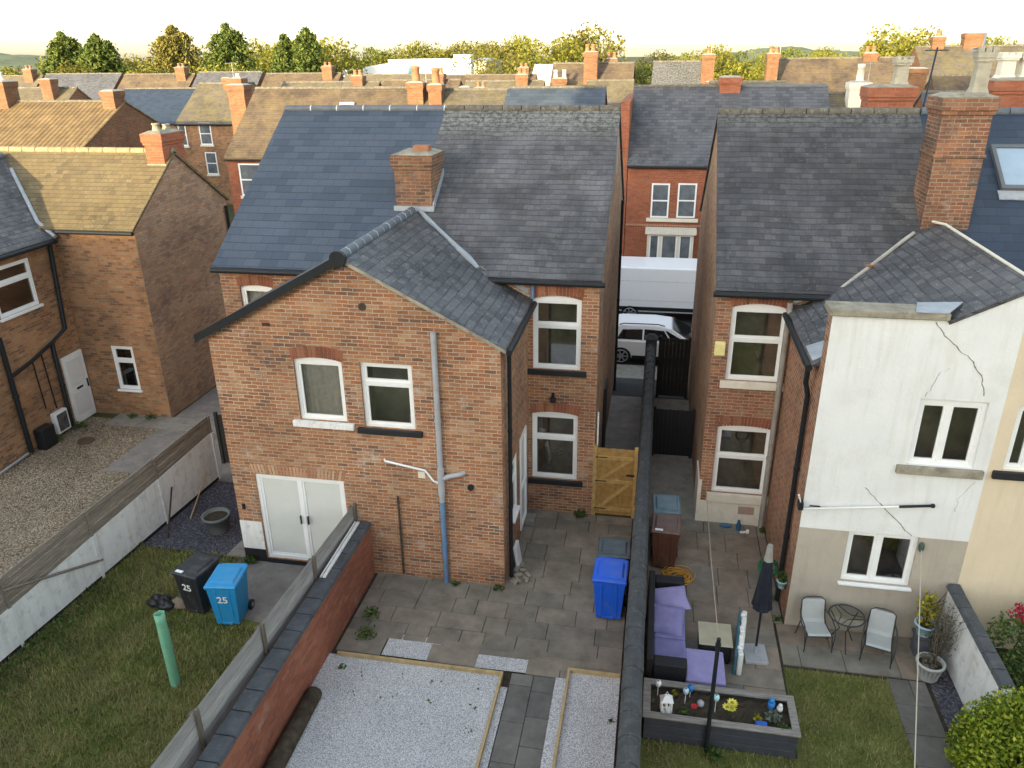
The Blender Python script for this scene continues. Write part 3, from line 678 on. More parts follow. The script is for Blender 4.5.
panel(m, 'W', X0, -24.4, -YB, 0, ZE); poly(m, 'W', X0, [(-24.4, ZE), (-YB, ZE), (-YR, ZR)])
panel(m, 'N', 24.4, -X1, -X0, 0, ZE)
obj('gable_wall', m, B_SIDE, mh)
k = (ZR - ZE) / (YR - YB); ey = YB - .18; ez = ZE - .18 * k; t = .07
def mroof(xa, xb, nm, mat, lab):
    m = MB(O); m.slab([(xa, ey, ez + t), (xb, ey, ez + t), (xb, YR, ZR + t), (xa, YR, ZR + t)], t)
    fy = 2*YR - ey; m.slab([(xb, fy, ez + t), (xa, fy, ez + t), (xa, YR, ZR + t), (xb, YR, ZR + t)], t)
    return obj(nm, m, mat, mh, label=lab)
mroof(X0 - .06, -5.40, 'roof', S_BLUE, 'new blue slate half of the roof')
mroof(-5.397, X1 + .05, 'roof', S_OLD, 'old lichened grey slate half of the roof')
ridge_tiles(mh, (X0 - .04, YR, ZR + .06), (-5.42, YR, ZR + .06), .095, RIDGE_B, .62, joint=WHITE_P)
ridge_tiles(mh, (-5.38, YR, ZR + .06), (X1 + .03, YR, ZR + .055), .095, RIDGE_M, .45)
# rear wing roof
s = (WZA - WZE) / (WXC - WX0); t2 = .06; fy = WY - .09
m = MB(O)
exr, ezr = WX1 + .12, WZE - .12 * s
yv = YB + (WZA - ZE) / k; xv = WXC + (WZA - ZE) / s
m.slab([(WXC, fy, WZA + t2), (exr, fy, ezr + t2), (exr, YB - .003, ezr + t2), (xv + .12, YB - .003, WZA - (xv + .12 - WXC) * s + t2), (WXC, yv, WZA + t2)], t2)
m.slab([(WXC, fy, WZA + t2), (WXC, yv, WZA + t2), (2*WXC - xv - .12, YB - .003, WZA - (xv + .12 - WXC) * s + t2), (2*WXC - exr, YB - .003, ezr + t2), (2*WXC - exr, fy, ezr + t2)], t2)
obj('wing_roof', m, S_WING, mh)
ridge_tiles(mh, (WXC, fy, WZA + .05), (WXC, yv - .15, WZA + .06), .10, RIDGE_B, .36, joint=WHITE_P)
m = MB(O)   # black barge board on the left rake, with its round end cap
m.prism([(WXC - .02, WZA + .09), (WX0 - .2, WZE - .2*s + .08), (WX0 - .2, WZE - .2*s - .08), (WXC - .02, WZA - .07)], 'y', fy - .05, fy - .005)
m.tube([(WXC, fy - .07, WZA + .03), (WXC, fy + .02, WZA + .03)], .15, 14)
obj('barge_board', m, BLACK, mh)
m = MB(O); m.prism([(WXC + .1, WZA + .0), (exr, ezr + .045), (exr, ezr - .02), (WXC + .1, WZA - .07)], 'y', fy - .012, fy + .0); obj('verge_mortar', m, COPING_ST, mh)
m = MB(O); e = Vector((0, 0, .10)); pa, pb = Vector((WXC + .15, yv - .05, WZA - .05)), Vector((xv, YB, ZE))
m.tube([pa.lerp(pb, q/6) + e + Vector((random.uniform(-.02, .02), 0, -.02)) for q in range(7)], [.05, .065, .045, .05, .065, .08, .05], 6)
m.slab([pb + e + Vector((.0, .05, .03)), pb + e + Vector((.14, -.03, -.03)), Vector((WX1 + .03, YB - .06, WZE + .14)), Vector((WX1 + .0, YB - .005, WZE + .22))], .012)
obj('valley_flashing', m, LEAD, mh)
gutter(mh, (exr + .05, fy, ezr - .0), (exr + .05, YB - .1, ezr - .0)); gutter(mh, (xv + .1, ey - .05, ez), (X1 + .12, ey - .05, ez))
gutter(mh, (X0 - .05, ey - .05, ez), (WX0 + .8, ey - .05, ez))
chimney(mh, -5.43, 17.5, .86, .92, 6.1, 7.95, B_CHIM, (), True, COPING_ST)
m = MB(O); m.box(-5.45, -5.1, 17.25, 17.5, 8.0, 8.13); obj('chimney_pot', m, TERRA, mh, label='broken red pot stump on the chimney')
m = MB(O); m.box(-5.9, -4.96, 16.98, 17.03, 6.66, 6.84); m.prism([(17.0, 6.7), (17.0, 6.9), (18.0, 7.55), (18.0, 7.33)], 'x', -4.99, -4.965); obj('chimney_flashing', m, LEAD, mh)
# openings of the gable
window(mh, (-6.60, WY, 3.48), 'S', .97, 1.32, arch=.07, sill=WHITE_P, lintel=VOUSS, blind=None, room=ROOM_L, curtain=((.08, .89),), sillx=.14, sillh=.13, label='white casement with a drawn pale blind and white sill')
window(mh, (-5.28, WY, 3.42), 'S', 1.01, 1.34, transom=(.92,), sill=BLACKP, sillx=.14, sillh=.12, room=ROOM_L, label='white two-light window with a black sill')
fd = window(mh, (-7.77, WY, .12), 'S', 1.92, 2.05, mull=(.96,), name='french_door', fr=.075, glass=FROST, lintel=VOUSS_P, inset=.03)
m = MB(); 
for x in (.88, 1.04): m.box(x - .009, x + .009, -.012, .035, .93, 1.12)
obj('handle', m, BLACK, fd)
m = MB(O); m.box(WX0 - .004, -7.79, WY - .012, WY + .1, .32, 1.0); obj('painted_plinth', m, WHITE_P, mh)
m = MB(O); m.box(WX0 - .006, -7.79, WY - .014, WY + .1, 0, .318); m.box(-7.77, -5.85, WY - .03, WY + .1, 0, .11); obj('door_step', m, BLACKP, mh)
# back wall and side wall openings
window(mh, (-2.49, YB, 3.62), 'S', 1.04, 1.68, transom=(1.0,), arch=.09, sill=BLACKP, lintel=VOUSS, sillx=.14, sillh=.12)
window(mh, (-2.51, YB, .88), 'S', 1.04, 1.72, transom=(1.06,), arch=.07, sill=BLACKP, lintel=VOUSS, sillx=.14, sillh=.13)
window(mh, (-9.22, YB, 3.75), 'S', .80, 1.50, transom=(.95,), arch=.05, lintel=VOUSS, room=ROOM_L, curtain=((.05, .75),))
window(mh, (WX1, 13.55, 1.02), 'E', .55, 1.33, transom=(.85,), sill=WHITE, sillx=.05, sillh=.06, inset=.0)
dr = window(mh, (WX1, 14.48, .14), 'E', .74, 2.28, transom=(1.0,), name='back_door', fr=.08, glass=FROST, inset=-.03)
m = MB(O); m.box(WX1, WX1 + .25, 14.9, 15.25, .0, .13); obj('door_step', m, CONC, mh)
# pipes and vents
pp = pipe(mh, [(-3.80, WY - .08, 1.95), (-3.80, WY - .08, 5.45)], .055, GREYPIPE, 'soil_pipe')
pipe(mh, [(-3.80, WY - .08, .02), (-3.80, WY - .08, 1.949)], .052, BLUEPIPE, 'soil_pipe', label='lower length of the soil pipe, painted blue')
m = MB(O); m.tube([(-3.80, WY-.08, 2.45), (-3.60, WY-.09, 2.55), (-3.42, WY-.06, 2.58), (-3.36, WY+.02, 2.58)], .05, 10); m.tube([(-3.80, WY-.08, 2.1), (-3.80, WY-.08, 2.7)], .07, 12); obj('pipe_branch', m, GREYPIPE, mh)
pipe(mh, [(-4.95, WY+.02, 2.74), (-4.93, WY-.05, 2.74), (-4.12, WY-.05, 2.60), (-3.96, WY-.05, 2.38), (-3.84, WY-.06, 2.34)], .022, WHITE, 'waste_pipe', collars=False)
RUST = plain('rusty_iron', (.07, .05, .04), .85, .4, 9, .2)
pipe(mh, [(-4.72, WY-.04, .1), (-4.72, WY-.04, 1.95)], .022, RUST, 'iron_pipe', collars=False)
m = MB(O); m.tube([(-5.12, WY-.015, 5.84), (-5.12, WY+.02, 5.84)], .075, 16); obj('round_vent', m, RUST, mh)
m = MB(O); m.tube([(-3.23, WY-.05, 2.29), (-3.23, WY+.02, 2.29)], .062, 14); m.tube([(-3.23, WY-.055, 2.29), (-3.23, WY-.05, 2.29)], .04, 14); obj('round_vent', m, BLACK, mh)
m = MB(O); m.box(-7.12, -6.96, WY-.012, WY+.02, 5.38, 5.44); obj('air_brick', m, RUST, mh)
m = MB(O); m.box(-4.28, -4.14, WY-.012, WY+.02, 2.40, 2.54); obj('air_brick', m, CREAM, mh)
m = MB(O); m.box(-8.16, -8.1, WY-.03, WY+.01, 1.3, 1.42); obj('outdoor_socket', m, BLACK, mh)
m = MB(O); m.box(-2.06, -2.0, YB-.05, YB+.01, 2.98, 3.06); m.box(-2.09, -1.97, YB-.09, YB-.045, 2.86, 2.98); obj('wall_lamp', m, BLACK, mh)
pipe(mh, [(WX1+.10, 12.95, WZE-.12), (WX1+.08, 12.95, .05)], .04, BLACK)
pipe(mh, [(WX1 + .12, YB-.09, 5.55), (WX1 + .12, YB-.09, 5.25)], .04, BLUEPIPE, collars=False)
pipe(mh, [(X1 + .05, 23.2, 6.0), (X1 + .05, 23.2, -.1)], .04, BLACK)
pipe(mh, [(X1 + .05, 15.75, .1), (X1 + .05, 15.75, 2.6)], .02, WHITE, 'cable', collars=False)
m = MB(O); m.box(X1 - .0, X1 + .012, 19.9, 20.15, 7.2, 8.5); obj('lead_strip', m, LEAD, mh)
m = MB(O); m.box(X1, X1 + .05, 18.2, 19.0, .1, 2.1); obj('side_door', m, BLACKP, mh)

# ------------------------------------------------------------------ the pair of houses on the right
rh = thing('semi_detached_house', 'house on the right with cracked white rendered rear wing and tall worn brick chimney', 'house', (5.66, 15.7, 0))
O = rh.location
YB, ZE, YR, ZR = 15.76, 5.62, 20.0, 8.60; X0, XP, X1 = 1.30, 5.66, 14.0
WY, WX0, WX1, WZE, WZA = 12.42, 2.82, 8.5, 5.15, 6.68
m = MB(O)
panel(m, 'S', YB, X0, WX0, 0, ZE, [(1.62, 2.73, 3.55, 5.26), (1.57, 2.73, .80, 2.50)])
panel(m, 'S', YB, WX0, X1, 0, ZE)
panel(m, 'W', WX0, -YB, -WY - .25, 0, WZE); panel(m, 'W', WX0, -WY - .25, -WY, 0, WZE)
obj('wall', m, B_WARM, rh)
m = MB(O)
panel(m, 'W', X0, -24.4, -YB, 0, ZE); poly(m, 'W', X0, [(-24.4, ZE), (-YB, ZE), (-YR, ZR)])
panel(m, 'E', X1, YB, 24.4, 0, ZE); poly(m, 'E', X1, [(YB, ZE), (24.4, ZE), (YR, ZR)]); panel(m, 'N', 24.4, -X1, -X0, 0, ZE)
obj('gable_wall', m, B_SIDE, rh)
m = MB(O); panel(m, 'S', WY, WX0, 5.60, 2.18, WZE, [(4.36, 5.38, 3.58, 4.79)]); 
sw = (WZA - WZE) / (XP - WX0)
poly(m, 'S', WY, [(WX0, WZE), (5.60, WZE), (5.60, WZA - .06*sw), (4.56, WZE + (4.56-WX0)*sw), (4.5, 6.13), (WX0, 6.13)])
obj('rendered_wall', m, RENDER_W, rh)
m = MB(O); m.add([(WX0, WY+.33, WZE), (WX0, WY, WZE), (WX0, WY, 6.13), (WX0, WY+.33, 6.13), (4.5, WY+.33, WZE), (4.5, WY+.33, 6.13), (4.5, WY+.01, WZE+.3), (4.5, WY+.01, 6.13)], [(0,1,2,3), (0,3,5,4), (4,5,7,6)]); obj('parapet_wall', m, B_WARM, rh)
m = MB(O); panel(m, 'S', WY, WX0, 5.60, 0, 2.18, [(3.66, 4.82, 1.12, 2.179)]); obj('lower_wall', m, RENDER_B, rh)
m = MB(O); panel(m, 'S', WY, 5.60, WX1, 0, WZE, [(5.82, 6.8, 3.60, 4.76)]); poly(m, 'S', WY, [(5.60, WZE), (WX1, WZE), (XP, WZA), (5.60, WZA - .06*sw)]); panel(m, 'E', WX1, WY, YB, 0, WZE); obj('rendered_wall', m, RENDER_C, rh, label='cream rendered wall of the next half')
m = MB(O); m.box(WX0 - .06, 4.52, WY - .07, WY + .40, 6.135, 6.25); obj('coping', m, COPING_ST, rh, bevel=.012)
m = MB(O); m.slab([(4.0, WY-.085, 6.265), (4.47, WY-.085, 6.265), (4.82, WY+.42, 6.31), (4.15, WY+.42, 6.275)], .012); obj('lead_patch', m, LEAD, rh)
k = (ZR - ZE) / (YR - YB); ey = YB - .18; ez = ZE - .18 * k; t = .07
def rroof(xa, xb, mat, lab):
    m = MB(O); m.slab([(xa, ey, ez + t), (xb, ey, ez + t), (xb, YR, ZR + t), (xa, YR, ZR + t)], t)
    fy = 2*YR - ey; m.slab([(xb, fy, ez + t), (xa, fy, ez + t), (xa, YR, ZR + t), (xb, YR, ZR + t)], t)
    return obj('roof', m, mat, rh, label=lab)
rroof(X0 - .05, 5.70, S_OLD2, 'old dark lichened slate half of the roof')
rroof(5.703, X1 + .05, S_NAVY, 'new navy slate half of the roof')
ridge_tiles(rh, (X0 - .02, YR, ZR + .06), (5.7, YR, ZR + .06), .095, RIDGE_M, .45)
ridge_tiles(rh, (5.72, YR, ZR + .06), (X1, YR, ZR + .06), .095, RIDGE_B, .45)
t2 = .06; fy = WY - .03; exl, ezl = WX0 - .12, WZE - .12 * sw
yv = YB + (WZA - ZE) / k; xv = XP - (WZA - ZE) / sw
m = MB(O)
m.slab([(XP, fy, WZA + t2), (XP, yv, WZA + t2), (xv - .12, YB - .003, WZA - (XP - xv + .12) * sw + t2), (exl, YB - .003, ezl + t2), (exl, WY + .335, ezl + t2), (4.505, WY + .335, WZA - (XP - 4.505)*sw + t2), (4.505, fy, WZA - (XP - 4.505)*sw + t2)], t2)
m.slab([(XP, fy, WZA + t2), (WX1 + .12, fy, ezl + t2), (WX1 + .12, YB - .003, ezl + t2), (2*XP - xv + .12, YB - .003, WZA - (XP - xv + .12) * sw + t2), (XP, yv, WZA + t2)], t2)
obj('wing_roof', m, S_WING, rh)
m = MB(O); m.tube([(XP, fy, WZA + .06), (XP, yv - .5, WZA + .075), (XP - .22, yv - .1, WZA + .07), (XP - .1, yv + .05, WZA + .15), (XP + .55, yv + .05, WZA + .15)], .028, 6); obj('ridge_mortar', m, CREAM, rh)
m = MB(O); e = Vector((0, 0, .075)); pa, pb = Vector((XP - .5, yv - .3, WZA - .2)), Vector((xv, YB, ZE))
pq = [pa.lerp(pb, i / 6) for i in range(7)] + [Vector((WX0 - .02, YB - .03, WZE + .12))]
m.tube([p + e + Vector((0, random.uniform(-.02, .02), -.02)) for p in pq], .04, 6); obj('valley_mortar', m, CEMENT, rh)
m = MB(O); p5 = pa.lerp(pb, .62); m.boxc(p5 + e + Vector((0, -.02, .0)), (.2, .10, .03), Matrix.Rotation(.5, 3, 'Z')); obj('red_tile_patch', m, TERRA, rh)
m = MB(O); m.slab([(exl+.02, WY+.5, ezl+t2+.02), (exl+.42, WY+.5, ezl+.4*sw+t2+.02), (exl+.42, WY+1.1, ezl+.4*sw+t2+.02), (exl+.02, WY+1.2, ezl+t2+.02)], .01); obj('lead_patch', m, LEAD, rh)
gutter(rh, (exl - .05, WY + .33, ezl), (exl - .05, YB - .1, ezl)); gutter(rh, (X0 - .1, ey - .05, ez), (xv + .1, ey - .05, ez))
pipe(rh, [(exl - .04, WY + .45, ezl - .02), (exl - .02, WY + .55, ezl - .35), (WX0 - .07, WY + .60, ezl - .6), (WX0 - .07, WY + .60, .1)], .045, BLACK)
pipe(rh, [(WX0 - .10, YB - .12, 5.35), (WX0 - .10, YB - .12, .06)], .06, plain('pipe_stone_grey', (.27, .25, .22), .8, .2), 'soil_pipe')
pipe(rh, [(xv - .02, ey - .02, ez), (WX0 - .13, YB - .05, 5.2)], .035, BLACK, collars=False)
ch = chimney(rh, 5.74, 17.5, .90, .9, 6.2, 9.12, B_CHIM, ((.27, .1, .125, .85, STONE, 'square'),), True, COPING_ST, 8.0, label='tall worn brick chimney with a stone pot')
chimney(rh, 5.6, 22.5, 1.08, .8, 6.6, 9.1, B_RED, ((.22, 0, .15, .68, STONE, 'square'),), True, COPING_ST)
chimney(rh, 8.4, 22.3, 1.1, .8, 6.6, 9.25, B_RED, ((-.25, 0, .16, .6, CREAM, 'square'), (.22, 0, .16, .6, CREAM, 'square')), True, COPING_ST)
m = MB(O); m.tube([(5.25, 18.2, 8.9), (5.72, 19.6, 10.0)], .02, 6); m.tube([(5.5, 19.6, 9.95), (5.95, 19.6, 9.95)], .012, 5)
for q in range(5): m.tube([(5.52 + .1*q, 19.45, 9.95), (5.52 + .1*q, 19.75, 9.95)], .008, 4)
obj('aerial', m, BLACKP, rh)
m = MB(O); m.tube([(5.95, 17.6, 9.7), (5.95, 17.6, 10.25)], .022, 6); m.box(5.75, 6.15, 17.58, 17.62, 9.92, 9.95); m.box(5.75, 6.15, 17.58, 17.62, 9.98, 10.0); obj('aerial', m, GREYPIPE, rh)
# rooflight in the navy slope
def on_slope(x, y, h=0): n = Vector((0, -k, 1)).normalized(); return Vector((x, y, ZE + (y - YB)*k + t)) + n*h
m = MB(O); fw_ = .08
a, b, c, d = (7.06, 8.2, 18.05, 18.97)
for (p, q, r_, s_) in ((a-fw_, a, c-fw_, d+fw_), (b, b+fw_, c-fw_, d+fw_), (a, b, c-fw_, c), (a, b, d, d+fw_)):
    m.slab([on_slope(p, r_, .09), on_slope(q, r_, .09), on_slope(q, s_, .09), on_slope(p, s_, .09)], .1)
rl = obj('rooflight', m, plain('rooflight_frame', (.13, .14, .15), .5, .1), rh)
m = MB(O); m.slab([on_slope(a, c, .06), on_slope(b, c, .06), on_slope(b, d, .06), on_slope(a, d, .06)], .02); obj('pane', m, plain('rooflight_glass', (.32, .42, .52), .12, .1, 2, .8), rl)
m = MB(O); m.slab([on_slope(a-.15, c-.3, .03), on_slope(b+.15, c-.3, .03), on_slope(b+.15, c-.09, .03), on_slope(a-.15, c-.09, .03)], .02); obj('flashing', m, LEAD, rl)
window(rh, (1.62, YB, 3.55), 'S', 1.11, 1.71, transom=(.92,), arch=.10, sill=CREAM, lintel=VOUSS, sillx=.1, sillh=.16)
window(rh, (1.57, YB, .80), 'S', 1.16, 1.70, transom=(.92,), arch=.06, sill=CREAM, lintel=VOUSS, sillx=.1, sillh=.22)
m = MB(O); m.box(X0 - .006, WX0 - .002, YB - .03, YB + .05, 0, .57); m.box(X0 - .03, X0 + .05, YB - .028, YB + .9, 0, 1.1); obj('painted_plinth', m, CREAM, rh)
m = MB(O); m.box(2.2, 2.55, YB - .036, YB, .3, .5); obj('repair_patch', m, plain('patch_pink', (.38, .27, .23), .95), rh)
window(rh, (4.36, WY, 3.58), 'S', 1.02, 1.21, mull=(.47,), arch=.035, sill=COPING_ST, sillx=.16, sillh=.15)
window(rh, (3.66, WY, 1.12), 'S', 1.16, 1.059, mull=(.53,), sill=WHITE, sillx=.04, sillh=.05)
window(rh, (5.82, WY, 3.60), 'S', .98, 1.16, mull=(.32,), sill=BLACKP, sillx=.14, sillh=.14)
m = MB(O); m.box(1.34, 1.56, YB - .09, YB + .01, 4.12, 4.42); obj('alarm_box', m, plain('alarm_yellow', (.75, .68, .30), .5), rh, bevel=.015)
CRACKM = plain('crack_dark', (.20, .185, .16), .95)
def crack(pts, wd):
    m = MB(O); rr = random.Random(int(pts[0][0]*99))
    P = []
    for (x0, z0), (x1, z1) in zip(pts[:-1], pts[1:]):
        for i in range(4): P.append((x0 + (x1-x0)*i/4 + rr.uniform(-.02, .02), z0 + (z1-z0)*i/4 + rr.uniform(-.012, .012)))
    P.append(pts[-1])
    for i, (p, q) in enumerate(zip(P[:-1], P[1:])):
        w0, w1 = wd*rr.uniform(.5, 1.2), wd*rr.uniform(.5, 1.2)
        m.add([(p[0]-w0, WY-.003, p[1]-w0*.4), (p[0]+w0, WY-.003, p[1]+w0*.4), (q[0]+w1, WY-.003, q[1]+w1*.4), (q[0]-w1, WY-.003, q[1]-w1*.4)], [(0, 1, 2, 3)])
    obj('crack', m, CRACKM, rh)
crack([(4.35, 6.10), (4.51, 5.87), (4.77, 5.65), (5.0, 5.47), (5.2, 5.17), (5.27, 4.90)], .009)
crack([(4.69, 5.34), (4.53, 5.23), (4.48, 4.99), (4.42, 4.83)], .005)
crack([(3.79, 3.09), (3.99, 2.85), (4.26, 2.62), (4.53, 2.34), (4.68, 2.2)], .008)
crack([(5.46, 3.35), (5.27, 2.98), (5.27, 2.75)], .004)
m = MB(O); m.tube([(2.70, WY-.12, 2.9), (2.80, WY-.07, 2.60), (4.35, WY-.07, 2.80)], .018, 8); obj('clothes_airer', m, WHITE, rh)
m = MB(O); m.tube([(4.36, WY-.07, 2.80), (4.88, WY-.07, 2.87)], .024, 8); m.ell((4.88, WY-.07, 2.87), (.04, .04, .04)); m.box(2.72, 2.80, WY-.16, WY, 2.62, 2.75); m.tube([(2.92, WY-.05, 2.66), (3.1, WY-.05, 2.66)], .012, 6); obj('airer_handle', m, BLACK, rh)
m = MB(O); m.ell((4.86, WY-.05, 2.02), (.05, .05, .10)); obj('line_pulley', m, plain('pulley_green', (.06, .09, .07), .5), rh)

# ------------------------------------------------------------------ the house on the left
lh = thing('terraced_house', 'sandy brown brick house at left with mossy tan tiles and white back door', 'house', (-16.5, 114.75, 0))
O = lh.location
YB, ZE, YR, ZR, YF = 18.87, 5.72, 21.3, 7.42, 23.73; X0, X1 = -34.0, -14.03
m = MB(O)
panel(m, 'S', YB, X0, X1, 0, ZE, [(-15.57, -14.86, .86, 2.24)])
panel(m, 'N', YF, -X1, -X0, 0, ZE); panel(m, 'W', X0, -YF, -YB, 0, ZE)
panel(m, 'E', -16.58, 14.9, YB, 0, 5.45, [(16.42, 17.80, 3.80, 5.10), (17.98, 18.82, .03, 2.10)]); panel(m, 'S', 14.9, -22.4, -16.58, 0, 5.45); panel(m, 'W', -22.4, -21.0, -14.9, 0, 5.45); poly(m, 'S', 14.9, [(-22.4, 5.45), (-16.58, 5.45), (-19.5, 7.25)])
obj('wall', m, B_LEFT, lh)
m = MB(O); panel(m, 'E', X1, YB, YF, 0, ZE); poly(m, 'E', X1, [(YB, ZE), (YF, ZE), (YR, ZR)]); obj('gable_wall', m, B_SIDE, lh)
k = (ZR - ZE) / (YR - YB); ey = YB - .15; ez = ZE - .15*k; t = .07
m = MB(O); m.slab([(X0, ey, ez+t), (X1+.06, ey, ez+t), (X1+.06, YR, ZR+t), (X0, YR, ZR+t)], t); fy_ = 2*YR - ey; m.slab([(X1+.06, fy_, ez+t), (X0, fy_, ez+t), (X0, YR, ZR+t), (X1+.06, YR, ZR+t)], t)
obj('roof', m, T_MOSS, lh, label='mossy tan tiled roof')
ridge_tiles(lh, (X0, YR, ZR+.06), (X1+.03, YR, ZR+.06), .1, plain('ridge_tile_tan', (.30, .245, .15), .9, .3, 5, .1), .45)
wk = .62; wr = -19.5; wz = 5.45
m = MB(O); zr_ = wz + (-16.58 - wr)*wk
m.slab([(-16.42, 14.75, wz-.16*wk+.07), (-16.42, YB - .16, wz-.16*wk+.07), (wr, YB + 2.2, zr_+.07), (wr, 14.75, zr_+.07)], .07)
m.slab([(wr, 14.75, zr_+.07), (wr, YB + 2.2, zr_+.07), (2*wr+16.42, YB - .16, wz-.16*wk+.07), (2*wr+16.42, 14.75, wz-.16*wk+.07)], .07)
obj('wing_roof', m, S_WING, lh, label='grey slate roof of the side wing')
m = MB(O); m.tube([(wr, 14.75, zr_+.07), (wr, YB+2.1, zr_+.07)], .1, 8); obj('ridge_tiles', m, RIDGE_B, lh)
m = MB(O); m.tube([(-16.38, YB-.16, wz+.02), (-16.98, YB+.02, 5.82), (-18.95, YB+1.72, 7.0)], .06, 6); obj('valley_flashing', m, LEAD, lh)
gutter(lh, (-16.36, 14.75, wz-.1), (-16.36, YB-.2, wz-.1)); gutter(lh, (-16.3, ey-.05, ez), (X1+.08, ey-.05, ez))
chimney(lh, -14.33, 21.4, .56, 1.1, 6.9, 8.0, B_RED, ((0, -.25, .11, .22, COPING_ST, 'round'), (0, .25, .11, .16, COPING_ST, 'round')), True, COPING_ST)
m = MB(O); m.box(-14.6, -13.99, 20.80, 20.84, 7.05, 7.17); obj('chimney_flashing', m, COPING_ST, lh)
window(lh, (-15.57, YB, .86), 'S', .71, 1.38, transom=(.92,), blind=WHITE, sill=WHITE, sillx=.05, sillh=.06, inset=.02)
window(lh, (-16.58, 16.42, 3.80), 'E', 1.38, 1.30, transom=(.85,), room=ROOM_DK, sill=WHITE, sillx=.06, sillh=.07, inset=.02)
m = MB(O); m.box(-16.62, -16.52, 17.98, 18.82, .03, 2.10); dr = obj('back_door', m, WHITE, lh, bevel=.01)
m = MB(O)
for (a, b, c, d) in ((18.08, 18.72, .25, .95), (18.08, 18.72, 1.15, 1.95)): m.box(-16.525, -16.512, a, b, c, d)
obj('door_panel', m, plain('upvc_shadowed', (.70, .70, .70), .4, .05), dr, bevel=.006)
m = MB(O); m.box(-16.53, -16.495, 18.28, 18.52, 1.03, 1.08); m.box(-16.53, -16.49, 18.72, 18.76, .95, 1.2); obj('letterbox', m, BLACK, dr)
pipe(lh, [(-16.48, 18.55, 5.3), (-16.48, 18.35, 2.9), (-16.48, 17.75, 2.68), (-16.48, 17.72, .1)], .06, BLACK)
pipe(lh, [(-16.48, 17.75, 2.68), (-16.48, 16.9, 2.45), (-16.48, 16.1, 2.3)], .05, BLACK, collars=False)
pipe(lh, [(-16.48, 16.1, 3.4), (-16.48, 16.1, .1)], .065, BLACK)
pipe(lh, [(-16.5, 16.95, 2.4), (-16.5, 16.98, 1.0)], .02, BLACK, collars=False); pipe(lh, [(-16.5, 17.3, 2.5), (-16.5, 17.35, .85)], .02, BLACK, collars=False)
pipe(lh, [(-16.5, 16.0, .1), (-16.4, 15.2, .12), (-16.4, 14.6, .08)], .035, GREYPIPE, 'waste_pipe', collars=False)
m = MB(O); m.box(-16.58, -16.42, 17.12, 17.62, .12, .75); mbx = obj('meter_box', m, WHITE, lh, bevel=.015)
m = MB(O); m.box(-16.425, -16.412, 17.18, 17.56, .18, .69); m2 = obj('meter_window', m, plain('meter_dark', (.10, .10, .10), .3, .6, 8), mbx)
pipe(lh, [(X1 + .06, 23.6, 5.5), (X1 + .06, 23.6, .1)], .05, BLACK)
# ------------------------------------------------------------------ boundary walls, fences and gates
t_ = thing('fence', 'white concrete panel fence topped with brown timber slats beside the gravel yard', 'fence', (-10.70, 15.72, 0), -math.atan(.061))
ys_ = [-12.6, -10.5, -8.4, -6.3, -4.2, -2.1, 0]
for a, b in zip(ys_[:-1], ys_[1:]):
    za, zb = max(.85, 1.33 + .07*a), max(.85, 1.33 + .07*b)
    m = MB(); m.frustum(-.03, .03, a+.03, b-.03, .09, -.03, .03, a+.03, b-.03, .1); m.v = []; m.f = []; m.sm = []
    m.add([(-.03,a+.03,.09),(.03,a+.03,.09),(.03,b-.03,.09),(-.03,b-.03,.09),(-.03,a+.03,za),(.03,a+.03,za),(.03,b-.03,zb),(-.03,b-.03,zb)], [(0,3,2,1),(4,5,6,7),(0,1,5,4),(1,2,6,5),(2,3,7,6),(3,0,4,7)]); obj('panel', m, WHITE_P, t_)
    m = MB(); m.box(-.035, .036, a, b, -.02, .088); obj('gap_shade_strip', m, BLACKP, t_)  # black strip painted in for the shaded gap below the panels
    m = MB(); rr = random.Random(int(-a*10)); ha, hb = 1.81+.04*a-za, 1.81+.04*b-zb; nS = 6
    for i in range(nS):
        d0, d1 = rr.uniform(-.012, .012), rr.uniform(-.012, .012); f0, f1 = i/nS+.01, (i+1)/nS-.028
        m.add([(-.02,a,za+ha*f0+d0),(.012,a,za+ha*f0+d0),(.012,b,zb+hb*f0+d1),(-.02,b,zb+hb*f0+d1),(-.02,a,za+ha*f1+d0),(.004,a,za+ha*f1+d0),(.004,b,zb+hb*f1+d1),(-.02,b,zb+hb*f1+d1)], [(0,3,2,1),(4,5,6,7),(0,1,5,4),(1,2,6,5),(2,3,7,6),(3,0,4,7)])
    obj('slat_panel', m, TIMBER_B, t_)
for a in ys_:
    m = MB(); m.box(-.05, .06, a-.028, a+.028, 0, max(.85, 1.33+.07*a)+.01); obj('post', m, WHITE_P, t_)
    m = MB(); m.box(-.06, -.022, a-.035, a+.035, .5, 1.80+.04*a); m.box(.014, .04, a-.03, a+.03, max(.85, 1.33+.07*a)+.015, 1.80+.04*a); obj('timber_post', m, TIMBER_B, t_)
m = MB(); m.tube([(-10.96, 9.35, 1.36), (-10.90, 11.6, .42)], .028, 4); o = obj('timber_batten', m, TIMBER_B); tag(o, 'grey loose batten leaning along the top of the white panel fence', 'batten')
t_ = thing('fence', 'grey weathered timber board fence standing beside the red brick garden wall', 'fence', (-5.70, 12.6, 0), -math.atan(.03)); O = Vector((-5.63, 12.6, 0))
ys_ = [3.6, 5.3, 7.1, 8.9, 10.75, 12.6]
def ztop(y): return 1.75 - (y - 6) * .013
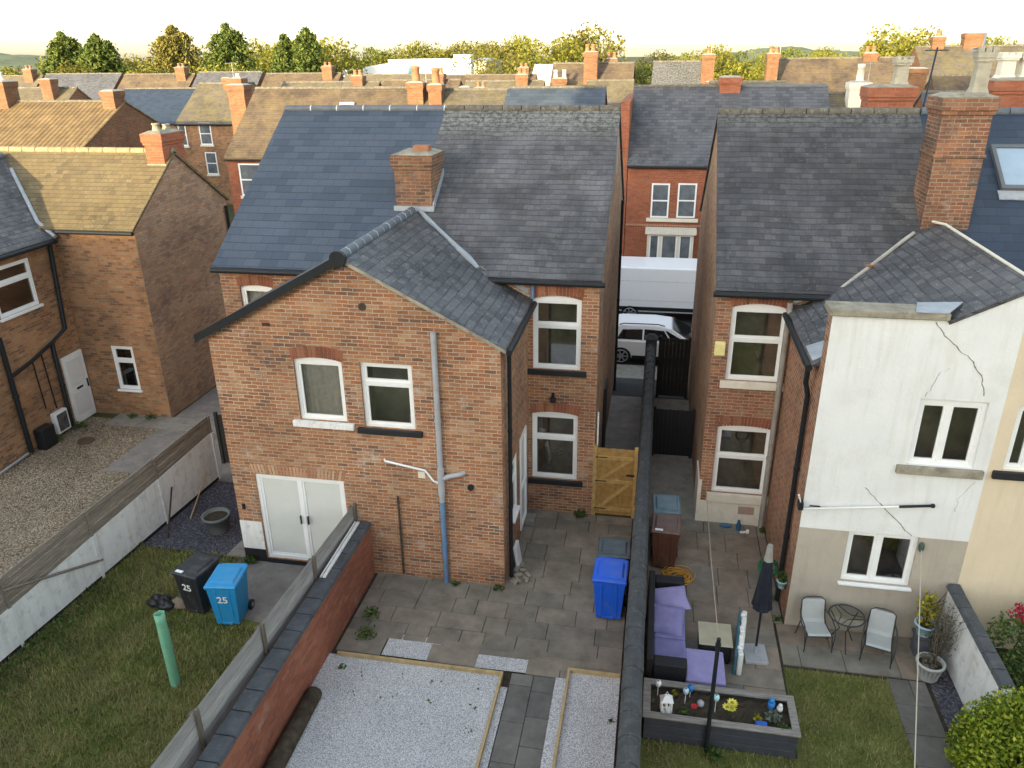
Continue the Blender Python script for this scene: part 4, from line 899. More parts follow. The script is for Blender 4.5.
for a, b in zip(ys_[:-1], ys_[1:]):
    m = MB(O); nbo = 9
    for i in range(nbo):
        f0, f1 = i / nbo, (i + 1) / nbo; lo = .62
        za0, za1, zb0, zb1 = (lo+(ztop(a)-lo)*f0, lo+(ztop(a)-lo)*f1-.022, lo+(ztop(b)-lo)*f0, lo+(ztop(b)-lo)*f1-.022)
        x0, x1 = -5.645, -5.612
        m.add([(x0,a,za0),(x1,a,za0),(x1,b,zb0),(x0,b,zb0),(x0+.012,a,za1),(x1-.016,a,za1),(x1-.016,b,zb1),(x0+.012,b,zb1)], [(0,3,2,1),(4,5,6,7),(0,1,5,4),(1,2,6,5),(2,3,7,6),(3,0,4,7)])
    obj('board_panel', m, TIMBER_G, t_)
for a in ys_:
    m = MB(O); m.box(-5.612, -5.56, a-.03, a+.03, 1.0, ztop(a)+.03); m.box(-5.70, -5.648, a-.04, a+.04, 0, ztop(a)-.05); obj('post', m, timber('fence_post_brown', (.09, .075, .06), (.2, .17, .14), (14, 14, 1)), t_)
t_ = thing('garden_wall', 'red brick garden wall with a flat dark slate coping along the white gravel bed', 'garden wall', (-5.25, 9, 0)); O = t_.location
m = MB(O); m.box(-5.66, -5.36, 3.4, 12.60, 0, 1.22); obj('wall', m, B_GARDEN, t_)
m = MB(O); y = 3.4; rr = random.Random(4)
while y < 12.5:
    L = rr.uniform(.38, .46); b = min(12.6, y + L)
    m.frustum(-5.67, -5.325, y+.006, b-.006, 1.223, -5.645, -5.35, y+.012, b-.012, 1.30 + rr.uniform(-.006, .006)); y = b
obj('coping', m, CAPSLATE, t_, bevel=.008)
m = MB(); m.tube([(-5.16, 5.5, .12), (-5.17, 7.2, .13), (-5.2, 9.2, .12)], [.13, .15, .14], 10); o = obj('timber_log', m, plain('log_dark', (.07, .055, .04), .95, .5, 6, .1, dirt=(.10, .11, .05), dirt_amt=.5)); tag(o, 'dark rotting log lying at the foot of the red brick wall', 'log')
m = MB(); m.box(-.028, .028, -.9, .9, 0, .03); m.box(-.075, -.045, -.9, .9, 0, .03); o = obj('timber_strip', m, WHITE_P, loc=(-5.55, 11.6, 1.31), rz=R(1)); tag(o, 'pale white strips lying on the slate coping by the house', 'timber strip')
t_ = thing('garden_wall', 'long middle garden wall with dark overlapping saddleback coping tiles between both paved yards', 'garden wall', (.04, 12, 0)); O = t_.location
m = MB(O); m.box(-.06, .16, 3.4, 22.55, -.02, 1.70); obj('wall', m, B_GARDEN, t_)
m = MB(O); y = 3.4; rr = random.Random(9)
while y < 22.5:
    b = min(22.58, y + .42); h = rr.uniform(-.006, .006); x = rr.uniform(-.006, .006)
    P0 = [(-.10, 1.68), (-.10, 1.74), (-.05, 1.82), (.05, 1.86), (.15, 1.82), (.20, 1.74), (.20, 1.68)]
    A = [(p[0]*1.0+x, y+.004, p[1]+h) for p in P0]; B = [((p[0]-.05)*.96+.05+x, b+.012, p[1]+h-.012) for p in P0]; n = 7
    m.add(A + B, [tuple(range(n)), tuple(range(2*n-1, n-1, -1))] + [(i, i+n, (i+1) % n + n, (i+1) % n) for i in range(n)]); y = b
obj('coping', m, CAPTILE, t_)
m = MB(O); m.box(-.12, .22, 22.56, 22.86, 0, 1.95); m.frustum(-.15, .25, 22.53, 22.89, 1.951, -.02, .12, 22.66, 22.76, 2.08); obj('pier', m, CAPTILE, t_)
def ledged_gate(name, label, x0, x1, y, h, mat, hard, brace=True, rz=0):
    t = thing(name, label, 'gate', ((x0+x1)/2, y, .04)); O = t.location; m = MB(O); n = int((x1-x0)/.1); rr = random.Random(3)
    for i in range(n):
        a = x0 + (x1-x0)*i/n; m.box(a+.001, a+(x1-x0)/n-.001, y+rr.uniform(-.003, .003), y+.02, .05, h+rr.uniform(-.008, .008))
    obj('board', m, TIMBER_N2 if brace else mat, t)
    if brace:
        for z in (.22, .95, h-.22): m = MB(O); m.box(x0+.02, x1-.02, y-.03, y-.004, z-.05, z+.05); obj('rail', m, mat, t)
        for za, zb in ((.28, .89), (1.01, h-.28)):
            m = MB(O); m.prism([(x0+.05, za), (x0+.17, za), (x1-.05, zb), (x1-.17, zb)], 'y', y-.028, y-.005); obj('brace', m, mat, t)
        for z in (.22, .95, h-.22): m = MB(O); m.box(x0-.03, x0+.24, y-.036, y-.031, z-.012, z+.012); obj('hinge', m, hard, t)
        m = MB(O); m.box(x1-.16, x1+.02, y-.045, y-.031, 1.12, 1.16); obj('latch', m, hard, t)
    for x in (x0-.08, x1+.0): m = MB(O); m.box(x, x+.08, y-.03, y+.05, 0, h+.06); obj('post', m, mat, t)
    return t
ledged_gate('garden_gate', 'new yellow timber garden gate with black hinges across the alley mouth', -1.02, -.18, 15.62, 1.78, TIMBER_N, BLACK)
ledged_gate('garden_gate', 'tall black boarded gate at the street end of the alley', .36, 1.16, 22.75, 1.95, plain('gate_black', (.02, .017, .015), .7, .3), BLACK, False)
ledged_gate('garden_gate', 'low black gate across the alley behind the brown bin', .28, 1.20, 18.8, 1.38, plain('gate_black_low', (.016, .016, .018), .7, .3), BLACK, False)
ledged_gate('garden_gate', 'dark gate at the end of the white panel fence', -10.95, -9.75, 16.5, 1.45, plain('gate_dark_brown', (.022, .02, .018), .8, .3), BLACK, False)
t_ = thing('garden_wall', 'low white painted garden wall with dark slate coping beside the hedge', 'garden wall', (5.58, 10.6, 0)); O = t_.location
m = MB(O); m.box(5.46, 5.60, 9.95, 12.39, 0, 1.24); obj('wall', m, WHITE_P, t_)
m = MB(O); y = 9.95; rr = random.Random(14)
while y < 12.3:
    b = min(12.39, y + .36); h = rr.uniform(-.008, .008); m.frustum(5.40, 5.66, y+.005, b-.005, 1.243, 5.44, 5.62, y+.012, b-.012, 1.32+h); y = b
obj('coping', m, CAPSLATE, t_, bevel=.008)
# timber edging of the gravel beds
t_ = thing('timber_edging', 'yellow timber edging boards around the large white gravel bed', 'edging', (-3.6, 10.2, 0)); O = t_.location
m = MB(O); m.box(-5.2, -2.2, 10.17, 10.22, .0, .11); obj('board', m, TIMBER_E, t_); m = MB(O); m.box(-2.2, -2.155, 4.5, 10.22, .0, .112); obj('board', m, TIMBER_E, t_)
t_ = thing('timber_edging', 'yellow timber edging boards around the narrow gravel bed beside the middle wall', 'edging', (-.6, 10.4, 0)); O = t_.location
m = MB(O); m.box(-1.06, -.15, 10.46, 10.51, .0, .11); obj('board', m, TIMBER_E, t_); m = MB(O); m.box(-1.06, -1.015, 4.5, 10.46, .0, .112); obj('board', m, TIMBER_E, t_)

# ------------------------------------------------------------------ wheelie bins
def text_mesh(s, size, depth=.004):
    cu = bpy.data.curves.new('t', 'FONT'); cu.body = s; cu.size = size; cu.extrude = depth / 2; cu.align_x = 'CENTER'; cu.offset = .004
    o = bpy.data.objects.new('t', cu); COL.objects.link(o); dg = bpy.context.evaluated_depsgraph_get()
    me = bpy.data.meshes.new_from_object(o.evaluated_get(dg)); bpy.data.objects.remove(o); bpy.data.curves.remove(cu); return me
def wheelie_bin(label, loc, rz, body, lid, group=None, number=None, sticker=False, lidtilt=0.0):
    t = thing('wheelie_bin', label, 'bin', loc, rz, group)
    m = MB(); m.frustum(-.22, .22, -.26, .22, .05, -.275, .275, -.33, .30, .90)
    m.frustum(-.29, .29, -.345, .315, .901, -.30, .30, -.355, .325, .955)
    for x in (-.13, .13): m.frustum(x-.025, x+.025, -.272, -.25, .12, x-.025, x+.025, -.338, -.31, .88)
    m.box(-.10, .10, -.285, -.25, .06, .11)
    b = obj('body', m, body, t, bevel=.018, seg=2)
    m = MB(); m.frustum(-.305, .305, -.375, .36, 0, -.29, .29, -.35, .34, .035); m.frustum(-.24, .24, -.27, .24, .036, -.20, .20, -.22, .2, .062)
    l = obj('lid', m, lid, t, (0, 0, .958), bevel=.014, seg=2); l.rotation_euler.x = lidtilt
    m = MB(); m.tube([(-.24, .34, .93), (-.24, .40, .95), (.24, .40, .95), (.24, .34, .93)], .017, 8); obj('handle', m, lid, t)
    for x in (-.25, .25):
        m = MB(); m.tube([(x-.03, .27, .10), (x+.03, .27, .10)], .10, 16); wv = obj('wheel', m, BLACK, t)
        m = MB(); m.tube([(x-.034, .27, .10), (x+.034, .27, .10)], .045, 10); obj('hub', m, GREYPIPE, wv)
    if number:
        me = text_mesh(number, .21); me.materials.append(WHITE); o = bpy.data.objects.new('house_number', me); COL.objects.link(o); o.parent = t
        o.location = (0, -.327, .60); o.rotation_euler = (R(90+4.7), 0, 0); o['label'] = 'white painted number ' + number
    if sticker: m = MB(); m.box(-.22, -.06, -.33, -.18, .037, .040) ; s_ = obj('sticker', m, WHITE, l)
    return t
P_BLACK = plain('bin_black', (.022, .024, .027), .5, .15, 6, .4, dirt=(.22, .20, .17), dirt_amt=.28, dscale=5, bump=.003, bscale=30); P_SKY = plain('bin_sky_blue', (.02, .27, .56), .45, .08, 6, .4, dirt=(.22, .20, .17), dirt_amt=.28, dscale=5, bump=.003, bscale=30); P_BLUE = plain('bin_bright_blue', (.008, .10, .62), .42, .08, 6, .45, dirt=(.22, .20, .17), dirt_amt=.28, dscale=5, bump=.003, bscale=30)
P_BROWN = plain('bin_brown', (.085, .035, .022), .5, .12, 6, .4, dirt=(.22, .20, .17), dirt_amt=.28, dscale=5, bump=.003, bscale=30); P_BROWN2 = plain('bin_brown_lid', (.13, .075, .062), .5, .12, 6, .4, dirt=(.22, .20, .17), dirt_amt=.28, dscale=5, bump=.003, bscale=30); P_SLATE = plain('bin_lid_slate', (.055, .075, .085), .45, .15, 6, .4, dirt=(.22, .20, .17), dirt_amt=.28, dscale=5, bump=.003, bscale=30); P_BG = plain('bin_lid_bluegrey', (.10, .17, .21), .45, .2, 6, .4, dirt=(.22, .20, .17), dirt_amt=.28, dscale=5, bump=.003, bscale=30)
wheelie_bin('black wheelie bin numbered 25 with a sticker on its lid', (-8.36, 11.08, 0), R(-10), P_BLACK, P_BLACK, 'wheelie bins', '25', True)
wheelie_bin('sky blue wheelie bin numbered 25 on the left lawn edge', (-7.60, 10.86, 0), R(8), P_SKY, P_SKY, 'wheelie bins', '25')
wheelie_bin('bright royal blue wheelie bin against the middle wall', (-.46, 12.20, .03), R(-1), P_BLUE, P_BLUE, 'wheelie bins').scale = (1.07, 1.0, 1.0)
wheelie_bin('dark slate wheelie bin behind the bright blue bin', (-.44, 12.93, .03), R(2), P_BLACK, P_SLATE, 'wheelie bins').scale = (1.07, .85, 1.0)
wheelie_bin('brown wheelie bin with a white sticker behind the orange hose', (.57, 13.98, .03), R(-2), P_BROWN, P_BROWN2, 'wheelie bins', None, True)
wheelie_bin('blue-lidded wheelie bin behind the brown bin', (.57, 14.74, .03), R(2), P_BLACK, P_BG, 'wheelie bins')

# ------------------------------------------------------------------ left garden bits
m = MB(); 
prof = [(.066*math.cos(a), .066*math.sin(a)) for a in [2*math.pi*k/4+.6 for k in range(4)]]
m.lathe([(.092, 0), (.09, .4), (.094, .9), (.088, 1.3), (.094, 1.48), (.082, 1.48), (.075, .2), (0, .2)], (0, 0, 0), 6)
o = obj('tree_guard', m, plain('guard_green_plastic', (.17, .42, .26), .55, .15, 5, .35, dirt=(.35, .5, .40), dirt_amt=.5)); o.location = (-7.72, 9.08, 0); o.rotation_euler = (R(-2), R(-2), 0); tag(o, 'pale green plastic tree guard tube standing in the left lawn', 'tree guard')
def pot(name, label, loc, r0, r1, h, mat, soil=True, ribs=0, rim=.015):
    t = thing(name, label, 'plant pot', loc); m = MB(); m.lathe([(r0, 0), (r1*.96, h*.86), (r1+rim, h*.87), (r1+rim, h), (r1-.02, h), (r1-.03, h*.8), (0, h*.8)], (0, 0, 0), 22)
    if ribs:
        for k in range(ribs):
            a = 2*math.pi*k/ribs; m.tube([(r0*math.cos(a), r0*math.sin(a), .01), (r1*.96*math.cos(a), r1*.96*math.sin(a), h*.85)], .010, 5)
    obj('pot_body', m, mat, t)
    if soil: m = MB(); m.lathe([(r1-.035, h*.82), (0, h*.84)], (0, 0, 0), 16); obj('soil', m, SOIL, t)
    return t
pot('plant_pot', 'grey plastic plant pot standing on the slate chippings', (-9.46, 13.55, .02), .22, .30, .42, plain('pot_grey_green', (.15, .17, .16), .6, .15))
m = MB(); m.tube([(-10.74, 13.95, .80), (-10.42, 13.05, .03)], .02, 6); o = obj('wooden_stick', m, RUST); tag(o, 'thin dark stick leaning against the white panel fence', 'stick')
m = MB(); m.tube([(-10.35, 13.85, .04), (-10.64, 15.2, .5)], .018, 6); o = obj('wooden_stick', m, TIMBER_E); tag(o, 'pale yellow stick leaning beside the slate chippings', 'stick')
m = MB(); m.ell((0, 0, .08), (.22, .17, .13), 9, 6, .22); o = obj('stone', m, plain('stone_beige', (.22, .175, .125), .95, .3, 6, bump=.01), loc=(-8.78, 10.98, 0)); tag(o, 'beige stone lying beside the black bin', 'stone')
rr = random.Random(2); m = MB()
for k in range(10): m.ell((rr.uniform(-.28, .28), rr.uniform(-.12, .12), .08), (.14, .10, rr.uniform(.06, .17)), 9, 6, .25)
o = obj('rubbish_bag', m, plain('bag_black', (.018, .018, .02), .4, .3, 9, .4), loc=(-9.08, 10.9, .0)); tag(o, 'crumpled black plastic bag on the lawn behind the green tube', 'bag')
m = MB(); m.tube([(0, 0, 0), (0, 0, .05)], .22, 20); o = obj('manhole_cover', m, plain('manhole_brown', (.10, .065, .045), .9, .3, 8), loc=(-15.55, 17.05, .0)); tag(o, 'round brown manhole cover in the gravel near the white back door', 'manhole cover')
m = MB(); m.box(-.14, .14, -.24, .24, .0, .62); o = obj('condenser_box', m, plain('box_dark', (.02, .02, .022), .5, .2), loc=(-16.40, 16.62, .0), bevel=.02)
tag(o, 'dark plastic box standing against the side wing wall', 'box')
m = MB(); m.box(-.05, .02, 0, .32, 0, .52); o = obj('plastic_panel', m, WHITE, loc=(-2.42, 13.25, .02), bevel=.01); o.rotation_euler.y = R(-8); tag(o, 'small white panel leaning near the side door of the middle house', 'panel')
m = MB(); rr = random.Random(8)
for k in range(16): m.boxc((rr.uniform(-.12, .18), rr.uniform(-.35, .35), rr.uniform(.02, .06)), (rr.uniform(.05, .18), rr.uniform(.04, .1), .04), Matrix.Rotation(rr.uniform(0, 3), 3, 'Z'))
o = obj('rubble_heap', m, COPING_ST, loc=(-2.35, 13.05, .03)); tag(o, 'small heap of broken stone by the corner of the middle house', 'rubble')

# ------------------------------------------------------------------ terrace furniture on the right
RATTAN = plain('rattan_black', (.022, .022, .025), .7, .4, 40, .3, bump=.004, bscale=60); LAV = plain('cushion_lavender', (.20, .185, .36), .9, .18, 5, .15, bump=.015, bscale=8); LAV2 = plain('cushion_lavender_pale', (.29, .265, .47), .9, .14, 5, .15, bump=.012, bscale=9)
def cushion(name, label, loc, size, rot, mat, group=None, parent=None, puff=.5):
    n = 10; m = MB(); vs = []; fs = []
    for sgn in (1, -1):
        b = len(vs)
        for i in range(n+1):
            for j in range(n+1):
                u, v = i/n*2-1, j/n*2-1; e = max(abs(u), abs(v)); h = (1-abs(u)**3.0)*(1-abs(v)**3.0); pin = 1 - .07*(1-abs(u*v))*e**4
                vs.append((u*size[0]/2*pin, v*size[1]/2*pin, sgn*size[2]/2*(max(h, 0)**puff)))
        for i in range(n):
            for j in range(n):
                q = [b+i*(n+1)+j, b+(i+1)*(n+1)+j, b+(i+1)*(n+1)+j+1, b+i*(n+1)+j+1]; fs.append(q if sgn > 0 else q[::-1])
    m.add(vs, fs, True); o = obj(name, m, mat, parent, loc); o.rotation_euler = rot
    if label and parent is None: tag(o, label, 'cushion', group)
    return o
t_ = thing('rattan_sofa', 'black rattan sofa with lavender seat cushions against the middle wall', 'sofa', (.60, 11.5, .03))
m = MB(); m.box(-.32, .34, -1.20, 1.22, .05, .28); obj('base', m, RATTAN, t_, bevel=.015)
m = MB(); m.box(-.34, -.22, -1.20, 1.22, .281, .70); obj('backrest', m, RATTAN, t_, bevel=.02)
for y0, y1 in ((-1.22, -.98), (1.02, 1.24)): m = MB(); m.box(-.215, .34, y0, y1, .281, .60); obj('armrest', m, RATTAN, t_, bevel=.02)
for y0, y1 in ((-.97, -.33), (-.32, .34), (.35, 1.01)): m = MB(); m.box(-.21, .34, y0, y1, .283, .41); obj('seat_cushion', m, LAV, t_, bevel=.035, seg=3)
for sx in (-.27, .28):
    for sy in (-1.1, 1.12): m = MB(); m.box(sx-.03, sx+.03, sy-.03, sy+.03, 0, .05); obj('leg', m, BLACK, t_)
G_ = 'lavender scatter cushions on the sofa'
cushion('scatter_cushion', 'lavender scatter cushion lying askew at the far end of the rattan sofa', (.66, 12.12, .55), (.68, .56, .20), (R(12), R(-5), R(12)), LAV2, G_)
cushion('scatter_cushion', 'lavender scatter cushion leaning in the middle of the rattan sofa', (.60, 11.50, .57), (.62, .56, .20), (R(28), R(2), R(-4)), LAV, G_)
t_ = thing('ottoman', 'square lavender topped rattan ottoman in front of the sofa', 'ottoman', (1.25, 10.62, .03))
m = MB(); m.box(-.30, .30, -.36, .36, .04, .26); obj('base', m, RATTAN, t_, bevel=.015); m = MB(); m.box(-.32, .33, -.38, .40, .263, .38); obj('seat_cushion', m, LAV2, t_, bevel=.03, seg=3)
for sx in (-.25, .25):
    for sy in (-.3, .3): m = MB(); m.box(sx-.03, sx+.03, sy-.03, sy+.03, 0, .04); obj('leg', m, BLACK, t_)
t_ = thing('coffee_table', 'low rattan coffee table with a pale glass top', 'table', (1.46, 11.40, .03))
m = MB(); m.box(-.27, .27, -.28, .28, .05, .40); obj('base', m, RATTAN, t_, bevel=.015); m = MB(); m.box(-.29, .29, -.30, .30, .403, .425); obj('tabletop', m, plain('tabletop_glass_beige', (.40, .37, .26), .2, .15, 3, .5), t_, bevel=.005)
for sx in (-.22, .22):
    for sy in (-.23, .23): m = MB(); m.box(sx-.025, sx+.025, sy-.025, sy+.025, 0, .05); obj('leg', m, BLACK, t_)
t_ = thing('folded_mat', 'white and teal folded mat standing on edge beside the coffee table', 'mat', (1.92, 11.5, .03), R(-8))
m = MB(); rr = random.Random(6); n = 14
for i in range(n): 
    a, b = -.62+1.24*i/n, -.62+1.24*(i+1)/n; q = rr.uniform(-.015, .015); m.box(-.03+q, .06+q, a, b, 0, .46+rr.uniform(-.04, .03))
obj('mat_layer', m, plain('mat_white', (.72, .72, .68), .9, .1, 8, dirt=(.2, .3, .32), dirt_amt=.4), t_, bevel=.02)
m = MB(); m.box(-.08, -.034, -.62, .62, 0, .43); obj('mat_layer', m, plain('mat_teal', (.05, .16, .21), .8, .3, 8), t_, bevel=.015)
t_ = thing('parasol', 'closed dark navy parasol on a square grey base', 'parasol', (2.19, 11.45, .03), R(3))
m = MB(); m.box(-.20, .20, -.24, .24, 0, .07); m.tube([(0, 0, .07), (0, 0, .22)], .035, 12); obj('base', m, plain('base_stone_grey', (.33, .34, .36), .8, .15, 8, dirt=(.2, .2, .2)), t_, bevel=.01)
m = MB(); m.tube([(0, 0, .1), (0, 0, 2.2)], .022, 10); obj('pole', m, BLACK, t_)
m = MB(); seg = 16; prof = [(.05, 2.12), (.085, 1.95), (.11, 1.7), (.135, 1.45), (.165, 1.2), (.185, 1.04)]; vs = []
for i, (r, z) in enumerate(prof):
    for q in range(seg):
        a = 2*math.pi*q/seg; rr_ = r*(1 if q % 2 else .68)*1; vs.append((rr_*math.cos(a), rr_*math.sin(a), z + (.05 if (q % 2 and i == len(prof)-1) else 0)))
m.add(vs, [(i*seg+q, (i+1)*seg+q, (i+1)*seg+(q+1) % seg, i*seg+(q+1) % seg) for i in range(len(prof)-1) for q in range(seg)])
obj('canopy', m, plain('canopy_navy', (.022, .026, .036), .9, .3, 6, .15), t_)
m = MB(); m.tube([(0, 0, 2.05), (0, 0, 2.36)], [.075, .045], 10); obj('cover_tip', m, plain('tip_pale', (.26, .25, .23), .8), t_)
# coil of orange hose
m = MB(); rr = random.Random(12); P = []
for k in range(260):
    a = k*.21; r = .20 + .07*math.sin(k*.07) + rr.uniform(-.012, .012) + (.10 if k > 200 else 0)
    P.append((r*math.cos(a)+.06*math.sin(k*.021)+(.0009*(k-150) if k > 150 else 0), r*.85*math.sin(a)+.05*math.cos(k*.03), .012 + .0003*k + .012*math.sin(k*1.3)))
m.tube(P, .0095, 6); o = obj('garden_hose', m, plain('hose_orange', (.62, .30, .03), .55, .15), loc=(.84, 13.48, .04)); tag(o, 'coil of orange hose on the paving in front of the brown bin', 'hose')
m = MB(); m.tube([(.2+.36*math.cos(a), .18*math.sin(a*1.3)-.05, .012) for a in [k*.2-2.6 for k in range(26)]] , .0095, 6)
m.ell((0, .45, .16), (.2, .13, .16), 12, 8, .1); 
m = MB(); m.ell((0, 0, .16), (.24, .12, .2), 12, 8, .12); o = obj('rubbish_bag', m, plain('bag_black_gloss', (.015, .015, .017), .35, .2), loc=(.55, 12.92, .03)); tag(o, 'black bag stuffed behind the far arm of the rattan sofa', 'bag')
# raised planter
t_ = thing('raised_planter', 'long grey timber raised planter with a weathered rim full of dark soil', 'planter', (1.4, 9.66, 0))
x0, x1, y0, y1 = -1.13, 1.17, -.38, .38
for nm, b in (('front_board', (x0, x1, y0, y0+.04)), ('back_board', (x0, x1, y1-.04, y1)), ('end_board', (x0, x0+.04, y0+.041, y1-.041)), ('end_board', (x1-.04, x1, y0+.041, y1-.041))):
    m = MB(); 
    for q in range(3): m.box(b[0], b[1], b[2], b[3], .0+.16*q, .155+.16*q)
    obj(nm, m, PAINT_GREY, t_, bevel=.006)
for b in ((x0-.03, x1+.03, y0-.03, y0+.09), (x0-.03, x1+.03, y1-.09, y1+.03), (x0-.03, x0+.09, y0+.091, y1-.091), (x1-.09, x1+.03, y0+.091, y1-.091)):
    m = MB(); m.box(*b, .482, .515); obj('rim', m, TIMBER_GX, t_, bevel=.005)
rr = random.Random(33); m = MB(); nx_, ny_ = 40, 12
vs = [(x0+.045+(x1-x0-.09)*i/nx_, y0+.045+(y1-y0-.09)*j/ny_, .40+rr.uniform(-.02, .025)) for j in range(ny_+1) for i in range(nx_+1)]
m.add(vs, [(j*(nx_+1)+i, j*(nx_+1)+i+1, (j+1)*(nx_+1)+i+1, (j+1)*(nx_+1)+i) for j in range(ny_) for i in range(nx_)]); obj('soil', m, SOIL, t_)
LEAF = island('leaf_green', [(0, (.035, .075, .016)), (.4, (.065, .12, .026)), (.8, (.11, .17, .04)), (1, (.17, .20, .06))], .6, .3, .3)
LEAF_GR = island('leaf_greygreen', [(0, (.08, .11, .08)), (1, (.20, .24, .18))], .7, .2, .2)
LEAF_Y = island('leaf_yellow', [(0, (.14, .15, .012)), (.5, (.30, .27, .02)), (1, (.46, .38, .04))], .6, .3, .3)
LEAF_DRY = island('twig_dry', [(0, (.08, .07, .05)), (1, (.20, .18, .14))], .9, .1, .1)
def sprig(name, label, loc, r, n, size, mat, seed, cat='plant', group=None, stem=True, zc=None):
    t = thing(name, label, cat, loc, 0, group); V, F = leaves((0, 0, (zc if zc is not None else r[2])), r, n, size, seed, .2); raw('foliage', V, F, mat, t)
    if stem: m = MB(); m.tube([(0, 0, -.02), (.01, .01, r[2])], .008, 5); obj('stem', m, RUST, t)
    return t
def stake_light(x, y, h, col, label):
    t = thing('stake_light', label, 'garden light', (x, y, .42), 0, 'ornament stakes in the planter'); m = MB(); m.tube([(0, 0, -.02), (0, 0, h)], .007, 6); obj('stake', m, WHITE, t)
    m = MB(); m.lathe([(.012, h-.05), (.035, h-.02), (.05, h+.03), (.042, h+.07), (.0, h+.09)], (0, 0, 0), 12); hd = obj('lamp_head', m, col, t)
    m = MB(); m.lathe([(.022, h+.075), (.0, h+.1)], (0, 0, 0), 10); obj('cap', m, BLACK, hd)
stake_light(.47, 9.83, .2, WHITE, 'white headed stake light at the left back of the planter')
stake_light(.90, 9.72, .22, plain('lamp_pale_blue', (.45, .6, .72), .4), 'pale blue headed stake light near the lantern')
stake_light(1.36, 9.62, .26, plain('lamp_aqua', (.45, .72, .74), .4), 'aqua headed stake light beside the black pole')
stake_light(.98, 9.86, .16, plain('lamp_blue', (.03, .22, .6), .4), 'deep blue ornament stake at the back rim of the planter')
t_ = thing('lantern', 'white house-shaped candle lantern standing on the planter soil', 'lantern', (.60, 9.50, .42), R(8))
m = MB(); m.box(-.085, .085, -.07, .07, 0, .03)
for sx in (-.075, .075):
    for sy in (-.06, .06): m.box(sx-.012, sx+.012, sy-.012, sy+.012, .03, .24)
m.box(-.012, .012, -.068, -.055, .03, .24); m.box(-.08, .08, -.07, -.056, .13, .145)
obj('frame', m, WHITE, t_); m = MB(); m.frustum(-.10, .10, -.085, .085, .241, -.03, .03, -.02, .02, .33); m.tube([(-.03, 0, .33), (0, 0, .40), (.03, 0, .33)], .006, 5); obj('lantern_roof', m, WHITE, t_)
m = MB(); m.tube([(0, 0, .031), (0, 0, .14)], .028, 10); obj('candle', m, CREAM, t_)
def flower(name, label, loc, cols, n, R_, h, cat='flower'):
    t = thing(name, label, cat, loc); m = MB(); s2 = MB(); rr = random.Random(int(loc[0]*100)); g2 = MB()
    for k in range(n):
        x, y = rr.uniform(-1, 1)*.09*(n > 1), rr.uniform(-1, 1)*.07*(n > 1); z = h*rr.uniform(.75, 1.1); s2.tube([(0, 0, 0), (x, y, z)], .006, 5)
        for p in range(9):
            a = 2*math.pi*p/9; d = Vector((math.cos(a), math.sin(a), .35)); q = Vector((-math.sin(a), math.cos(a), 0)); c = Vector((x, y, z))
            m.add([c, c+d*R_*.6+q*R_*.26, c+d*R_, c+d*R_*.6-q*R_*.26], [(0, 1, 2, 3)])
        g2.ell((x, y, z+.012), (R_*.33, R_*.33, R_*.2), 8, 5)
    obj('stem', s2, LEAF, t); obj('petals', m, cols[0], t); obj('flower_centre', g2, cols[1], t); return t
YEL = plain('petal_yellow', (.72, .66, .10), .6, .1); flower('flower', 'bunch of large pale yellow artificial flowers in the planter', (1.60, 9.58, .41), (YEL, plain('flower_centre_brown', (.30, .22, .04), .8)), 4, .085, .22)
flower('flower', 'single red flower in the planter behind its front rim', (1.03, 9.50, .41), (plain('petal_red', (.55, .02, .03), .6), plain('flower_centre_red', (.40, .02, .02), .8)), 1, .06, .17)
G2 = 'small plants in the planter'
sprig('potted_plant', 'grey-green leafy plant near the right end of the planter', (2.24, 9.62, .40), (.13, .12, .08), 120, .06, LEAF_GR, 51, 'plant', G2)
sprig('potted_plant', 'pale yellow-green plant beside the blue pot in the planter', (2.00, 9.55, .40), (.07, .07, .07), 70, .05, LEAF_Y, 52, 'plant', G2)
sprig('potted_plant', 'small green plant beside the red flower in the planter', (.88, 9.50, .40), (.08, .08, .06), 60, .05, LEAF, 53, 'plant', G2)
sprig('potted_plant', 'small pale green plant at the back left of the planter', (.74, 9.86, .40), (.06, .05, .06), 45, .05, LEAF_Y, 54, 'plant', G2)
sprig('potted_plant', 'low dry plant in the left front corner of the planter', (.36, 9.70, .40), (.08, .08, .04), 60, .06, LEAF_DRY, 55, 'plant', G2)
sprig('potted_plant', 'dark leafy plant in the right front corner of the planter', (2.36, 9.40, .40), (.12, .08, .07), 90, .05, LEAF, 56, 'plant', G2)
m = MB(); m.box(-.09, .09, -.05, .05, 0, .10); o = obj('trough_pot', m, plain('pot_cobalt', (.02, .10, .42), .5), loc=(2.04, 9.43, .41), bevel=.02); tag(o, 'small cobalt blue trough pot at the front of the planter', 'plant pot')
m = MB(); m.lathe([(.05, 0), (.06, .1), (.0, .12)], (0, 0, 0), 10); m.ell((0, 0, .15), (.045, .045, .05)); o = obj('garden_ornament', m, plain('ornament_blue', (.03, .2, .55), .5), loc=(2.24, 9.86, .41)); tag(o, 'small blue garden ornament at the back right of the planter', 'ornament')
m = MB(); m.ell((0, 0, .06), (.05, .05, .06), 10, 7); m.ell((0, -.02, .14), (.035, .035, .04), 8, 6); o = obj('garden_ornament', m, WHITE_P, loc=(2.36, 9.80, .41)); tag(o, 'small white garden ornament at the right end of the planter', 'ornament')
m = MB(); m.ell((0, 0, .06), (.06, .06, .06), 12, 8); o = obj('garden_ornament', m, GREYPIPE, loc=(1.14, 9.70, .41)); tag(o, 'grey ball ornament on the planter soil', 'ornament')
